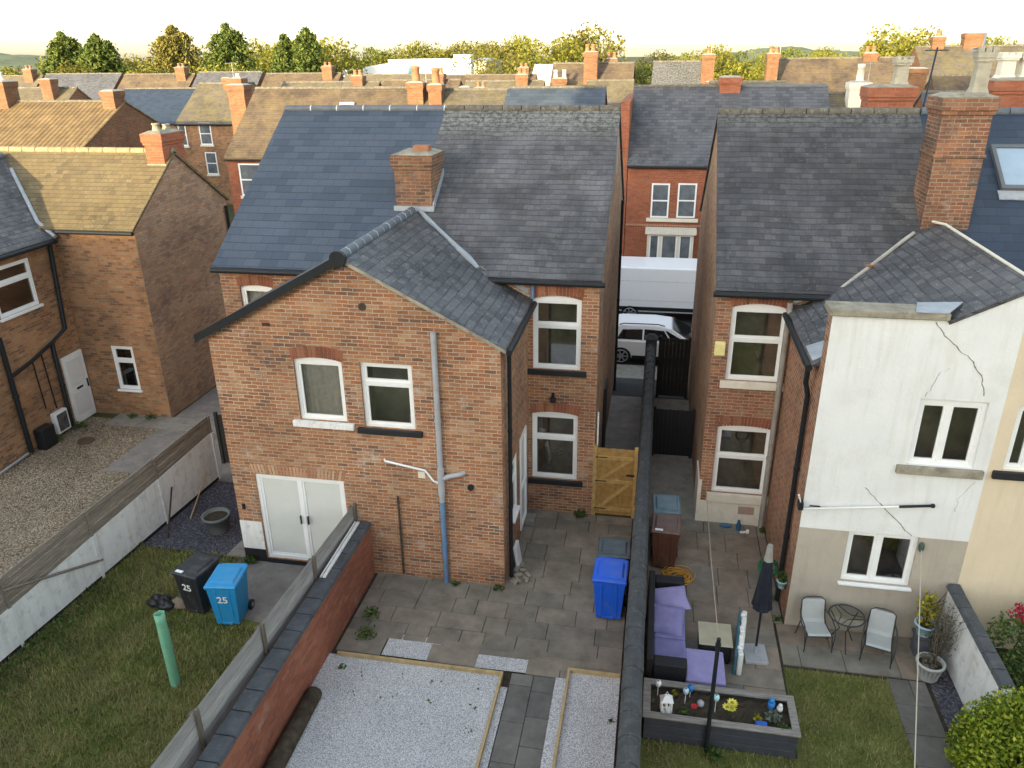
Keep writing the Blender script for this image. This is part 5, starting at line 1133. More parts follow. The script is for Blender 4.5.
m = MB(); m.tube([(0, 0, 0), (0, 0, 2.2)], [.035, .03], 10); m.tube([(0, 0, 2.05), (0, 0, 2.11)], .042, 10); o = obj('washing_line_pole', m, BLACK, loc=(1.24, 9.22, 0)); tag(o, 'black washing line pole standing in front of the planter', 'pole')
def rope(label, pts, mat, r=.007):
    m = MB(); m.tube(pts, r, 5); o = obj('washing_line', m, mat); return tag(o, label, 'washing line')
ROPE = plain('rope_orange', (.42, .33, .25), .9)
rope('pale tan washing line from the black pole to the house corner', [Vector((1.24, 9.22, 2.16)).lerp(Vector((1.45, 15.73, .95)), i/10) - Vector((0, 0, .10*math.sin(math.pi*i/10))) for i in range(11)], ROPE)
rope('long pale washing line running from the wall pulley towards the lawn', [Vector((4.86, 12.34, 1.98)).lerp(Vector((2.30, 3.6, 2.05)), i/10) for i in range(11)], plain('rope_pale', (.48, .44, .34), .9), .008)
# bistro chairs and table
MET = plain('metal_dark_grey', (.05, .055, .058), .45, .2, 8, .4, .3); SLING = plain('sling_pale_grey', (.40, .42, .41), .8, .06, 9, .2)
def chair(label, loc, rz):
    t = thing('garden_chair', label, 'chair', loc, rz, 'pale grey garden chairs'); w_ = .24
    prof = [(-.24, .40), (-.20, .425), (0, .40), (.17, .40), (.24, .47), (.29, .65), (.33, .85), (.345, .90)]
    m = MB(); n = len(prof); vs = []
    for (y, z) in prof: vs += [(-w_+.02, y, z), (w_-.02, y, z), (w_-.02, y+.012, z+.012 if y < .2 else z), (-w_+.02, y+.012, z+.012 if y < .2 else z)]
    m.add(vs, [(4*i+j, 4*i+4+j, 4*i+4+(j+1) % 4, 4*i+(j+1) % 4) for i in range(n-1) for j in range(4)], False); obj('seat_sling', m, SLING, t)
    m = MB()
    m.tube([(-w_, -.24, .40), (-w_, .15, .40), (-w_, .24, .47), (-w_, .29, .65), (-w_*.95, .34, .88), (-w_*.6, .355, .945), (0, .36, .955), (w_*.6, .355, .945), (w_*.95, .34, .88), (w_, .29, .65), (w_, .24, .47), (w_, .15, .40), (w_, -.24, .40)], .012, 8)
    m.tube([(-w_, -.24, .40), (w_, -.24, .40)], .012, 8); obj('frame', m, MET, t)
    for sx in (-1, 1):
        m = MB(); m.tube([(sx*(w_+.012), -.22, .40), (sx*(w_+.035), -.26, .0)], .012, 8); obj('leg', m, MET, t)
        m = MB(); m.tube([(sx*(w_+.012), .2, .42), (sx*(w_+.035), .30, .0)], .012, 8); obj('leg', m, MET, t)
        m = MB(); m.tube([(sx*(w_+.03), -.26, .1), (sx*(w_+.055), -.25, .40), (sx*(w_+.055), -.18, .60), (sx*(w_+.055), .0, .635), (sx*(w_+.04), .18, .64), (sx*(w_+.005), .30, .66)], .012, 8); obj('armrest', m, MET, t)
    return t
chair('pale grey sling garden chair left of the round glass table', (3.27, 11.95, .03), R(8)).scale = (.9, .9, .84)
chair('pale grey sling garden chair right of the round glass table', (4.30, 11.80, .03), R(-16)).scale = (.9, .9, .84)
t_ = thing('bistro_table', 'small round glass garden table between two chairs', 'table', (3.76, 12.0, .03))
m = MB(); m.tube([(.30*math.cos(a), .30*math.sin(a), .66) for a in [2*math.pi*k/28 for k in range(28)]], .014, 8, closed=True)
for a in (0, 2.1, 4.2): m.tube([(.30*math.cos(a), .30*math.sin(a), .655), (.10*math.cos(a+.5), .10*math.sin(a+.5), .645), (.10*math.cos(a+1.2), .10*math.sin(a+1.2), .645), (.30*math.cos(a+1.9), .30*math.sin(a+1.9), .655)], .008, 6)
obj('rim', m, MET, t_); m = MB(); m.add([(.29*math.cos(2*math.pi*k/28), .29*math.sin(2*math.pi*k/28), .665) for k in range(28)], [tuple(range(28))]); obj('tabletop', m, glass_mat('table_glass', (.93, .96, .95), .03), t_)
for a in (.6, 2.7, 4.8): m = MB(); m.tube([(.27*math.cos(a), .27*math.sin(a), .65), (.08*math.cos(a), .08*math.sin(a), .35), (.26*math.cos(a), .26*math.sin(a), 0)], .011, 7); obj('leg', m, MET, t_)
# pots by the wall
t_ = thing('plinth', 'grey block plinth carrying the pale blue flowerpot', 'plinth', (5.08, 12.02, .03)); m = MB(); m.box(-.12, .12, -.12, .12, 0, .38); obj('block', m, plain('plinth_grey', (.10, .115, .14), .8, .15), t_, bevel=.01); m = MB(); m.box(-.15, .15, -.15, .15, .382, .42); obj('top_slab', m, CAPSLATE, t_, bevel=.006)
pot('plant_pot', 'pale blue glazed flowerpot on the grey plinth', (5.08, 12.02, .452), .11, .17, .24, plain('pot_pale_blue', (.34, .50, .56), .5, .1))
t_ = thing('shrub', 'spindly yellow-green shrub growing in the pale blue pot', 'shrub', (5.08, 12.02, .66)); g = np.random.default_rng(61); V, F = leaves((0, 0, .35), (.22, .2, .36), 300, .07, 61, .2); raw('foliage', V, F, LEAF_Y, t_)
m = MB()
for k in range(7): m.tube([(0, 0, -.02), (g.normal()*.07, g.normal()*.07, .3), (g.normal()*.16, g.normal()*.14, .65)], .006, 5)
obj('stem', m, RUST, t_)
pot('plant_pot', 'ribbed white plastic pot at the foot of the white wall', (5.05, 11.42, .03), .15, .22, .34, plain('pot_white_ribbed', (.42, .44, .43), .6, .1), ribs=18)
t_ = thing('shrub', 'bare twiggy grey shrub against the white garden wall', 'shrub', (5.25, 11.75, .0)); m = MB(); g = np.random.default_rng(5)
for k in range(60):
    a = g.random()*6.28; m.tube([(g.normal()*.04, g.normal()*.04, 0), (g.normal()*.10, g.normal()*.14, .5+g.random()*.3), (g.normal()*.17, g.normal()*.24, .8+g.random()*.6)], [.007, .005, .003], 4)
obj('twigs', m, LEAF_DRY, t_); V, F = leaves((0, 0, .75), (.25, .4, .6), 260, .05, 64, .2); raw('foliage', V, F, LEAF_DRY, t_)
sprig('potted_plant', 'dry grass tuft growing in the ribbed white pot', (5.05, 11.42, .31), (.16, .16, .07), 160, .09, LEAF_DRY, 65)
t_ = pot('plant_pot', 'small turquoise pot hung at the brick corner of the rendered wing', (2.74, 12.75, .60), .06, .09, .16, plain('pot_turquoise', (.35, .55, .58), .5)); sprig('potted_plant', 'green trailing plant in the small turquoise pot', (2.74, 12.75, .74), (.12, .12, .11), 120, .06, LEAF, 66)
m = MB(); m.tube([(0, 0, .3+.14*math.cos(a)) if False else (.17*math.cos(a), .03*math.sin(3*a), .30+.2*math.sin(a)) for a in [2*math.pi*k/24 for k in range(24)]], .022, 6, closed=True); m.tube([(.14*math.cos(a), .03*math.cos(2*a)-.04, .30+.17*math.sin(a)) for a in [2*math.pi*k/24 for k in range(24)]], .022, 6, closed=True)
o = obj('garden_hose', m, plain('hose_green', (.02, .12, .06), .5), loc=(2.50, 13.0, .55)); tag(o, 'green hose coil hanging behind the parasol', 'hose')
m = MB(); m.ell((0, 0, .05), (.14, .05, .05), 10, 6); o = obj('watering_toy', m, plain('toy_blue', (.06, .16, .26), .5), loc=(1.95, 15.55, .03)); tag(o, 'dark blue garden trowel bag lying at the cream plinth', 'bag')
m = MB(); m.lathe([(.05, 0), (.06, .12), (.03, .2), (.035, .24), (0, .25)], (0, 0, 0), 12); o = obj('spray_bottle', m, plain('bottle_blue', (.03, .11, .22), .4), loc=(2.22, 15.5, .03)); tag(o, 'blue bottle standing against the cream plinth', 'bottle')
for (x, y, a) in ((2.32, 15.38, .3), (2.42, 15.42, 1.4)):
    m = MB(); m.boxc((0, 0, .015), (.14, .06, .02)); o = obj('paper_scrap', m, WHITE, loc=(x, y, .035), rz=a); tag(o, 'white scrap lying on the paving by the blue bottle', 'scrap', 'white scraps by the blue bottle')
# hedge and shrubs on the right
HEDGE = island('leaf_golden_hedge', [(0, (.07, .12, .012)), (.35, (.17, .25, .018)), (.7, (.30, .37, .03)), (1, (.48, .48, .06))], .55, .35, .3)
def bush(name, label, loc, lobes, n, size, mat, seed, cat='shrub', trunk=.25):
    def nn(r): return int(n*(1 if r[0] > .3 else .3)) if cat != 'hedge' else int(9000*(r[0]*r[1])) + 80
    t = thing(name, label, cat, loc); Vs, Fs, off = [], [], 0
    for i, (c, r) in enumerate(lobes):
        V, F = leaves(c, r, nn(r), size, seed+i, .5); Vs.append(V); Fs.append(F+off); off += len(V)
    raw('foliage', np.concatenate(Vs), np.concatenate(Fs), mat, t)
    m = MB()
    for i, (c, r) in enumerate(lobes): m.tube([(c[0]*.3, c[1]*.3, 0), (c[0]*.8, c[1]*.8, c[2])], [.03, .012], 6)
    obj('stem', m, RUST, t); return t
bush('hedge', 'clipped golden green hedge in the lower right corner', (5.45, 9.2, 0), [((0, 0, .62), (.68, .75, .62)), ((.75, .2, .68), (.7, .8, .66)), ((.3, -.8, .60), (.85, .7, .60)), ((-.05, .45, .60), (.6, .5, .60)), ((1.2, -.6, .62), (.8, .7, .62)), ((.6, .7, .6), (.6, .5, .6)), ((1.9, -.2, .65), (.8, .9, .62)), ((-.35, .1, .5), (.45, .7, .5)), ((.15, .55, .85), (.5, .42, .55))] + [((.35+math.cos(k*2.4)*(.2+.04*k), -.1+math.sin(k*2.4)*(.2+.03*k), 1.08+.06*math.sin(k*1.7)), (.2, .2, .2)) for k in range(9)], 420, .062, HEDGE, 70, 'hedge')
bush('shrub', 'dark green shrub behind the white garden wall', (6.35, 11.6, 0), [((0, 0, .7), (.5, .55, .65)), ((-.1, -.7, .55), (.45, .6, .55)), ((.6, .2, .8), (.5, .5, .7))], 900, .075, LEAF, 80)
bush('shrub', 'dark green shrub against the cream wall', (7.3, 11.8, 0), [((0, 0, .9), (.6, .5, .85)), ((.7, 0, .7), (.6, .5, .7))], 700, .08, LEAF, 84)
t_ = thing('flower', 'cluster of red flowers beside the cream wall', 'flower', (6.45, 11.75, 1.15)); V, F = leaves((0, 0, .15), (.26, .24, .18), 260, .07, 90, .3); raw('petals', V, F, island('petal_crimson', [(0, (.22, .01, .03)), (1, (.50, .04, .08))], .6), t_)
m = MB(); m.tube([(0, 0, -.5), (0, 0, .1)], .01, 5); obj('stem', m, LEAF, t_)
# weeds
for i, (x, y, r, n) in enumerate([(-1.35, 15.45, .17, 160), (-5.88, 10.9, .15, 110), (-4.85, 10.75, .22, 130), (-4.95, 11.3, .2, 120), (-8.12, 12.52, .18, 130), (-3.6, 12.5, .10, 50), (-2.7, 12.5, .12, 70), (-10.9, 12.6, .2, 90), (-15.2, 18.65, .16, 90), (-14.6, 18.7, .18, 110), (-16.3, 17.8, .22, 120), (-16.35, 16.9, .2, 90), (1.35, 9.1, .14, 160), (2.78, 15.5, .1, 60), (-.25, 9.5, .06, 30), (-5.0, 9.9, .08, 40), (2.62, 13.1, .12, 70), (2.7, 12.5, .1, 50)]):
    wl = ['green weed tuft beside the yellow timber gate', 'green weed tuft at the corner of the grey fence path', 'weed patch at the foot of the red brick wall', 'weed patch where the red wall meets the paving', 'green weed clump below the white french doors', 'small weed at the base of the gable wall', 'small weed at the gable corner by the rubble', 'weed tuft at the edge of the left slate chippings', 'weed under the small window of the left house', 'weed tuft at the left house wall corner', 'weed clump below the white back door', 'weed clump beside the dark box', 'bright weed at the foot of the black pole', 'weed at the base of the stone grey soil pipe', 'tiny weed at the foot of the middle wall', 'weed at the corner of the large gravel bed', 'weed beside the hanging turquoise pot', 'weed at the brick corner by the terrace'][i]
    t = thing('weed', wl, 'weed', (x, y, .02), 0, 'weeds growing at wall feet'); V, F = leaves((0, 0, r*.4), (r, r, r*.5), n, .06, 300+i, .1); raw('foliage', V, F, LEAF, t)
V, F = leaves((0, 0, 0), (1, 1, 1), 900, .08, 401, .0); 
g = np.random.default_rng(402); Pp = np.stack([-10.95 + np.abs(g.normal(size=900))*.35, 7.2 + g.random(900)*4.2, .03 + g.random(900)*.09], 1); V, F = cards(Pp, .07, g)
o = raw('ground_ivy', V, F, LEAF); tag(o, 'dark leafy ground cover along the white panel fence', 'ground cover', kind='stuff')
g = np.random.default_rng(403); Pp = np.stack([g.choice([-4.2, -3.9, -4.6, -2.5, -3.3], 60)+g.normal(size=60)*.05, g.choice([7.6, 9.8, 8.9, 9.4], 60)+g.normal(size=60)*.05, np.full(60, .06)], 1); V, F = cards(Pp, .05, g)
o = raw('fallen_leaves', V, F, LEAF); tag(o, 'scattered green leaves fallen on the large white gravel bed', 'leaves', kind='stuff')
# ------------------------------------------------------------------ vehicles in the street
CARW = plain('car_white', (.88, .89, .91), .25, .02, 3, .6); TINT = plain('car_glass', (.012, .014, .016), .06, .2, 3, .6); RIM = plain('alloy_rim', (.42, .43, .45), .35, .1, 9, .5, .6); TYRE = plain('tyre', (.018, .018, .018), .85, .2)
def wheel(t, x, y, r, sgn, w_=.22):
    m = MB(); m.tube([(x, y, r), (x, y+sgn*w_, r)], r, 22); wv = obj('wheel', m, TYRE, t, bevel=.03, seg=2)
    m = MB(); m.tube([(x, y-sgn*.008, r), (x, y+.0, r)], r*.30, 12)
    for k in range(7):
        a = 2*math.pi*k/7; m.boxc((x+math.cos(a)*r*.42, y-sgn*.006, r+math.sin(a)*r*.42), (r*.55, .02, .045), Matrix.Rotation(-a, 3, 'Y'))
    m.tube([(x+r*.70*math.cos(2*math.pi*k/22), y-sgn*.006, r+r*.70*math.sin(2*math.pi*k/22)) for k in range(22)], .022, 6, closed=True); obj('rim', m, RIM, wv)
t_ = thing('parked_car', 'white estate-shaped SUV with black wheel trims parked at the end of the alley', 'car', (.45, 27.25, -.39)); t_.scale = (1, 1, .89)
low = [(-2.15,.42),(-2.22,.62),(-2.18,.95),(-2.05,1.02),(-1.0,1.03),(.95,1.0),(1.9,.90),(2.18,.74),(2.22,.45),(2.1,.25),(1.82,.25),(1.72,.52),(1.45,.66),(1.18,.52),(1.08,.25),(-1.08,.25),(-1.18,.52),(-1.45,.66),(-1.72,.52),(-1.82,.28)]
m = MB(); m.prism(low, 'y', -.90, .90); obj('body', m, CARW, t_, bevel=.05, seg=2)
gh = [(-2.08,1.02),(1.02,1.0),(.28,1.52),(-.3,1.60),(-1.5,1.585),(-1.85,1.48)]
m = MB(); n = len(gh); vs = [(x, -.86 + (z-1.0)*.28, z) for x, z in gh] + [(x, .86 - (z-1.0)*.28, z) for x, z in gh]
m.add(vs, [tuple(range(n)), tuple(range(2*n-1, n-1, -1))] + [(i, i+n, (i+1) % n+n, (i+1) % n) for i in range(n)]); obj('cabin', m, CARW, t_, bevel=.04, seg=2)
def gl(pts, nm='side_window'):
    for sg in (-1, 1):
        m = MB(); p3 = [(x, sg*(.868 - (z-1.0)*.28), z) for x, z in pts]; m.add(p3 if sg < 0 else p3[::-1], [tuple(range(len(p3)))]); obj(nm, m, TINT, t_)
gl([(-1.62,1.06),(-.72,1.06),(-.72,1.46),(-1.42,1.43)]); gl([(-.66,1.06),(.25,1.06),(.02,1.44),(-.66,1.47)]); gl([(.31,1.06),(.80,1.05),(.14,1.43),(.08,1.43)])
m = MB(); m.add([(1.0,-.78,1.06),(1.0,.78,1.06),(.32,.66,1.52),(.32,-.66,1.52)], [(0,1,2,3)]); w0 = obj('windscreen', m, TINT, t_); w0.location = (.025, 0, .02)
for sg in (-1, 1):
    m = MB(); m.tube([(-1.55, sg*.66, 1.60), (-1.4, sg*.66, 1.655), (-.2, sg*.66, 1.665), (.05, sg*.66, 1.60)], .022, 8); obj('roof_rail', m, BLACK, t_)
    m = MB(); m.boxc((1.98, sg*.72, .78), (.32, .3, .14)); obj('headlight', m, RIM, t_, bevel=.03)
    m = MB(); m.boxc((-2.12, sg*.74, .88), (.16, .28, .22)); obj('tail_light', m, plain('tail_red', (.3, .01, .01), .3), t_, bevel=.03)
    m = MB(); m.boxc((.72, sg*.98, 1.08), (.16, .18, .13)); obj('wing_mirror', m, CARW, t_, bevel=.03)
    m = MB(); m.box(-1.06, 1.06, sg*.905-.012, sg*.905+.012, .25, .40); obj('sill_trim', m, BLACK, t_)
    for x in (-.55, .35): m = MB(); m.box(x, x+.2, sg*.91-.012, sg*.91+.012, .90, .925); obj('door_handle', m, CARW, t_)
for x in (-1.45, 1.45):
    for sg in (1, -1): wheel(t_, x, -sg*.92, .36, sg)
t_ = thing('parked_van', 'long white panel van parked on the far side of the street', 'van', (.55, 32.2, -.33)); t_.scale = (1, .95, .86)
m = MB(); pr = [(-3.0,.42),(-3.0,2.3),(-2.9,2.55),(-2.5,2.62),(1.45,2.62),(1.75,2.5),(2.35,1.55),(2.95,1.25),(3.05,.9),(3.05,.42)]
m.prism(pr, 'y', -1.0, 1.0); obj('body', m, CARW, t_, bevel=.07, seg=3)
for z in (1.0, 1.95): m = MB(); m.box(-2.9, 1.2, -1.006, -.99, z, z+.035); obj('side_rib', m, plain('van_rib', (.70, .71, .73), .35), t_)
m = MB(); m.box(-2.95, 2.9, -1.02, -.995, .52, .70); obj('rubbing_strip', m, BLACK, t_)
m = MB(); m.box(1.3, 2.2, -1.006, -.98, 1.45, 2.05); obj('side_window', m, TINT, t_)
m = MB(); m.add([(2.40,-.9,1.58),(2.40,.9,1.58),(1.82,.85,2.45),(1.82,-.85,2.45)], [(0,1,2,3)]); o = obj('windscreen', m, TINT, t_); o.location = (.02, 0, .015)
for sg in (-1, 1): m = MB(); m.boxc((2.95, sg*.78, 1.0), (.22, .32, .2)); obj('headlight', m, RIM, t_, bevel=.03)
for x in (-1.45, 2.0):
    for sg in (1, -1): wheel(t_, x, -sg*1.02, .36, sg)

# ------------------------------------------------------------------ houses across the street and beyond
RP = lambda h=.45, r=.13: (0, 0, r, h, TERRA, 'round')
G1 = None
t_ = terrace('terraced_house', 'hard red brick house opposite the alley with white bay window and slate roof', -1.43, 3.25, 36, 40, 5.4, 8.4, B_RED, S_GREY, [(2.95, 40, .95, .8, 7.0, 8.85, B_RED)], [(-.33, 3.05, .80, 1.52, dict(sill=None)), (.83, 3.07, .82, 1.52, dict(sill=None))]); O = t_.location
m = MB(O); m.box(-.5, 1.8, 35.88, 36.0, 2.88, 3.03); obj('sill', m, CREAM, t_)
m = MB(O); m.box(-1.85, -1.46, 36, 44, -.3, 8.0); obj('parapet_wall', m, B_RED, t_)
m = MB(O); m.box(-.40, 1.66, 35.4, 36, -.3, .55); m.box(-.50, 1.76, 35.3, 36, 2.42, 2.62); 
for x in (-.40, -.32+.45, .93, 1.56): m.box(x, x+.1, 35.4, 36, .55, 2.42)
by = obj('bay_window', m, CREAM, t_)
for a, b in ((-.30, .13), (.23, .93), (1.03, 1.56)):
    m = MB(O); m.box(a, b, 35.46, 35.5, .56, 2.41); obj('pane', m, FARPANE, by)
    m = MB(O); m.box(a, a+.06, 35.42, 35.455, .56, 2.41); m.box(b-.06, b, 35.42, 35.455, .56, 2.41); m.box(a+.061, b-.061, 35.42, 35.455, 1.15, 1.23); m.box(a+.061, b-.061, 35.42, 35.455, 2.33, 2.41); obj('sash', m, WHITE, by)
m = MB(O); m.box(-1.43, 3.25, 35.96, 36.0, 2.66, 2.74); obj('string_course', m, SOLDIER, t_)
pipe(t_, [(2.35, 35.9, 5.3), (2.35, 35.9, -.2)], .05, BLACK)
terrace('terraced_house', 'red brick house with worn slate roof right of the house opposite the alley', 3.3, 7.25, 36, 40, 5.4, 8.38, B_RED, S_GREY, (), [(4.0, 3.05, .8, 1.5), (5.6, 3.05, .8, 1.5)], ridge=RIDGE_B)
t_ = terrace('terraced_house', 'house across the street under the long plain brown tiled roof with a small skylight', -20.9, -11.75, 36, 40, 5.5, 8.4, B_RED, T_BROWN, [(-22.55, 41.2, .95, .85, 0, 8.6, B_ORANGE), (-12.05, 39.3, .80, .6, 6.8, 8.72, B_ORANGE, (RP(.72, .2),)), (-11.05, 39.3, .66, .6, 6.8, 8.62, B_ORANGE, (RP(.7, .2),))], [(-20.3, 3.65, 1.15, 1.55), (-20.3, .5, 1.2, 1.7), (-17.6, 3.65, 1.1, 1.5)])
O = t_.location; m = MB(O); kk = (8.4-5.5)/4
def os_(x, y, h): n = Vector((0, -kk, 1)).normalized(); return Vector((x, y, 5.5+(y-36)*kk+.07)) + n*h
m.slab([os_(-15.95, 38.0, .12), os_(-15.2, 38.0, .12), os_(-15.2, 39.0, .12), os_(-15.95, 39.0, .12)], .12); rl = obj('skylight', m, CREAM, t_); m = MB(O); m.slab([os_(-15.8, 38.15, .135), os_(-15.35, 38.15, .135), os_(-15.35, 38.85, .135), os_(-15.8, 38.85, .135)], .01); obj('pane', m, FARPANE, rl)
terrace('terraced_house', 'grey-brown roofed house across the street behind the double chimney stacks', -11.7, -7.6, 36, 40, 5.5, 8.3, B_RED, T_GREYBROWN, [(-9.9, 40.6, .5, .5, 6.8, 8.45, B_ORANGE), (-9.1, 40.6, .62, .6, 6.8, 8.4, B_ORANGE, ((-.12, 0, .09, .25, TERRA, 'round'), (.14, 0, .09, .25, TERRA, 'round')))])
t_ = terrace('terraced_house', 'house across the street with a new blue slate roof and rooflight', -7.55, -2.85, 36, 40, 5.5, 8.38, B_RED, S_BLUE, ()); O = t_.location
m = MB(O); m.slab([os_(-7.0, 37.9, .1), os_(-5.95, 37.9, .1), os_(-5.95, 38.6, .1), os_(-7.0, 38.6, .1)], .1); rl = obj('rooflight', m, CREAM, t_); m = MB(O); m.slab([os_(-6.9, 38.0, .11), os_(-6.05, 38.0, .11), os_(-6.05, 38.5, .11), os_(-6.9, 38.5, .11)], .01); obj('pane', m, FARPANE, rl)
terrace('terraced_house', 'long sandy pantiled house behind the mossy left house', -48, -28.4, 35.6, 39.6, 5.85, 7.80, B_ORANGE, T_PAN, [(-28.85, 39.3, .75, .9, 6.2, 8.4, B_ORANGE), (-35.6, 39.4, 1.2, 1.0, 6.4, 8.9, B_ORANGE, ((-.25, 0, .12, .5, TERRA, 'round'), (.15, 0, .12, .45, CREAM, 'round')))])
terrace('terraced_house', 'far house with two white sash windows under a dark slate roof seen left', -42.0, -35.6, 55, 59, 5.5, 7.7, B_LEFT, S_NAVY, (), [(-38.5, 3.9, .9, 1.5)])
terrace('terraced_house', 'far house with white sash windows and tall orange end chimney seen left', -35.55, -31.0, 55, 59, 5.5, 8.05, B_LEFT, T_GREYBROWN, [(-31.5, 57.6, .9, .9, 5.0, 8.5, B_ORANGE, ((0, 0, .16, .3, CREAM, 'round'),)), (-32.9, 58.6, .6, .7, 6.5, 8.5, B_ORANGE)], [(-35.45, 3.9, .62, 1.55), (-33.75, 4.0, .95, 1.55), (-33.6, 1.85, .9, 1.6)])
terrace('terraced_house', 'grey slate house beyond the pantiled roof with a dark solar strip', -60, -44, 52, 56, 5.3, 7.9, B_ORANGE, T_GREYBROWN, [(-45.5, 55, .9, .8, 6, 8.6, B_ORANGE)])
terrace('terraced_house', 'lit tan roofed house behind the blue slate one', -4.6, -1.9, 46, 50, 5.2, 8.35, B_ORANGE, T_GREYBROWN)
terrace('terraced_house', 'brown tiled house with a big central chimney and clay pots on the skyline', -8.0, -2.3, 56, 60, 6.3, 9.2, B_ORANGE, T_BROWN, [(-5.2, 58.6, .95, .9, 7.2, 10.0, B_ORANGE, ((-.28, 0, .15, .45, TERRA, 'round'), (.12, 0, .15, .45, TERRA, 'round'))), (-3.9, 60.4, .8, .7, 7.5, 9.55, B_ORANGE, ((-.2, 0, .13, .4, TERRA, 'round'), (.2, 0, .13, .4, TERRA, 'round'))), (-7.2, 57.2, 1.0, .8, 6, 8.35, B_ORANGE, ((-.3, 0, .14, .5, CREAM, 'round'), (.3, 0, .14, .5, CREAM, 'round')))])
terrace('terraced_house', 'dark slate roofed house with an aerial on its orange chimney on the skyline', -.9, 2.3, 56, 60, 6.5, 9.25, B_ORANGE, S_OLD2, [(2.75, 58.6, .85, .9, 6.8, 9.75, B_ORANGE, ((0, 0, .15, .35, TERRA, 'round'),)), (3.15, 56.8, 1.0, .8, 6, 8.1, B_ORANGE)])
terrace('terraced_house', 'long brown tiled house with a tall left chimney on the right skyline', 7.4, 15.2, 57, 61, 6.5, 9.35, B_ORANGE, T_BROWN, [(6.95, 58.6, .75, .9, 6.2, 9.75, B_ORANGE, ((-.15, 0, .14, .45, TERRA, 'round'), (.2, 0, .14, .4, TERRA, 'round'))), (13.6, 61, .9, .7, 8, 9.7, B_ORANGE, ((-.2, 0, .14, .4, TERRA, 'round'), (.2, 0, .14, .4, TERRA, 'round')))], ())
terrace('terraced_house', 'large grey-brown roofed house with bay windows on the far right skyline', 17.5, 29, 60, 65, 7.2, 10.0, B_ORANGE, T_GREYBROWN, [(18.9, 65, .8, .7, 9, 10.7, B_ORANGE, ((0, 0, .18, .4, TERRA, 'round'),)), (21.2, 65, 1.3, .8, 9, 10.9, B_ORANGE, ((-.3, 0, .16, .4, CREAM, 'round'), (.3, 0, .16, .4, CREAM, 'round')))], [(19.4, 5.6, 1.6, 1.5), (24.2, 5.6, 1.8, 1.5)])
terrace('terraced_house', 'brown tiled house in front of the large skyline house at the right', 14.6, 20.5, 46, 50, 5.6, 8.5, B_ORANGE, T_BROWN, [(12.9, 47.5, 1.15, .9, 5, 9.0, B_ORANGE), (19.4, 48, 1.3, .8, 6, 9.3, CREAM, ((-.35, 0, .2, .45, CREAM, 'square'), (.35, 0, .2, .45, CREAM, 'square')))])
terrace('terraced_house', 'house with a lit tan roof and pale chimney right of the worn slate roof', 7.4, 11.2, 37.5, 42, 5.2, 7.95, B_ORANGE, T_GREYBROWN, [(8.9, 41.2, .9, .8, 5.4, 8.55, CREAM, ((0, 0, .17, .75, CREAM, 'round'),))])
terrace('terraced_house', 'house with a smooth blue slate roof behind the tall leaning chimney', 11.4, 18.5, 36, 40, 5.3, 8.1, B_ORANGE, S_BLUE, [(14.9, 38.6, 1.4, .8, 5.5, 8.5, B_RED)])
terrace('terraced_house', 'plain house at the far right across the street', 19, 40, 36, 40, 5.3, 8.2, B_RED, S_GREY, [(20.5, 40, 1.0, .8, 7, 8.9, B_RED)])
terrace('terraced_house', 'tan roofed house beyond the worn slate ridge', 2.6, 6.9, 47, 51, 5.0, 8.2, B_ORANGE, T_GREYBROWN)
far = [(-82, -70, 8.2, T_GREYBROWN, 'far terrace under a grey-brown roof at the left edge'), (-69.5, -60, 8.35, S_GREY, 'far terrace under a slate roof below the first conifers'), (-59.5, -51, 8.25, T_BROWN, 'far terrace under a brown roof below the third conifer'), (-50.5, -43, 8.4, S_GREY, 'far terrace under a slate roof below the broad conifer'), (-42.5, -34, 8.2, T_BROWN, 'far terrace with an orange end chimney left of the fourth conifer'), (-33.5, -24, 8.0, T_GREYBROWN, 'far terrace under a grey-brown roof behind the twin stacks'), (-23, -13, 7.9, T_BROWN, 'far terrace below the white warehouse')]
for i, (a, b, z, rf, lb) in enumerate(far):
    terrace('terraced_house', lb, a, b, 80, 84, 5.2, z, B_ORANGE, rf, [(b-1.2, 83.5, 1.1, .9, 6, z+.75, B_ORANGE, ((-.25, 0, .15, .35, TERRA, 'round'), (.25, 0, .15, .35, TERRA, 'round')))] if i % 2 == 0 else [])
mid = [(-30, -22, 62, 8.0, T_GREYBROWN, 'row house with a tan roof just beyond the brown roof'), (-21.5, -15.5, 62, 8.1, T_BROWN, 'row house with four clay pots beyond the brown roof'), (-15, -9, 62, 8.0, T_GREYBROWN, 'row house with squat chimneys beyond the twin stacks')]
for (a, b, y, z, rf, lb) in mid:
    terrace('terraced_house', lb, a, b, y-4, y, 5.3, z, B_ORANGE, rf, [(b-1.6, y-.3, .9, .8, 6, z+.5, B_ORANGE, ((-.2, 0, .16, .4, TERRA, 'round'), (.2, 0, .16, .4, TERRA, 'round')))])
# industrial buildings
t_ = thing('warehouse', 'large white flat-roofed warehouse with a teal window band on the skyline', 'warehouse', (-43, 158, 0)); O = t_.location
WW = plain('cladding_white', (.80, .80, .79), .6, .03, .3); TEAL = plain('glass_teal', (.16, .34, .38), .2, .1, .5, .5)
m = MB(O); m.box(-51.2, -35.2, 150, 170, 0, 9.15); m.prism([(-46, 9.15), (-38, 9.15), (-38.5, 10.0), (-41, 10.1)], 'y', 160, 166) if False else None; obj('wall', m, WW, t_)
m = MB(O); m.box(-38.5, -35.3, 149.6, 152, 0, 9.9); obj('stair_tower', m, WW, t_)
m = MB(O); m.prism([(-61, 0), (-51.25, 0), (-51.25, 8.5), (-61, 7.3)], 'y', 150, 170); obj('lean_to_wall', m, WW, t_)
m = MB(O); m.box(-50.4, -45.9, 149.9, 150.0, 6.3, 8.0); obj('window', m, TEAL, t_)
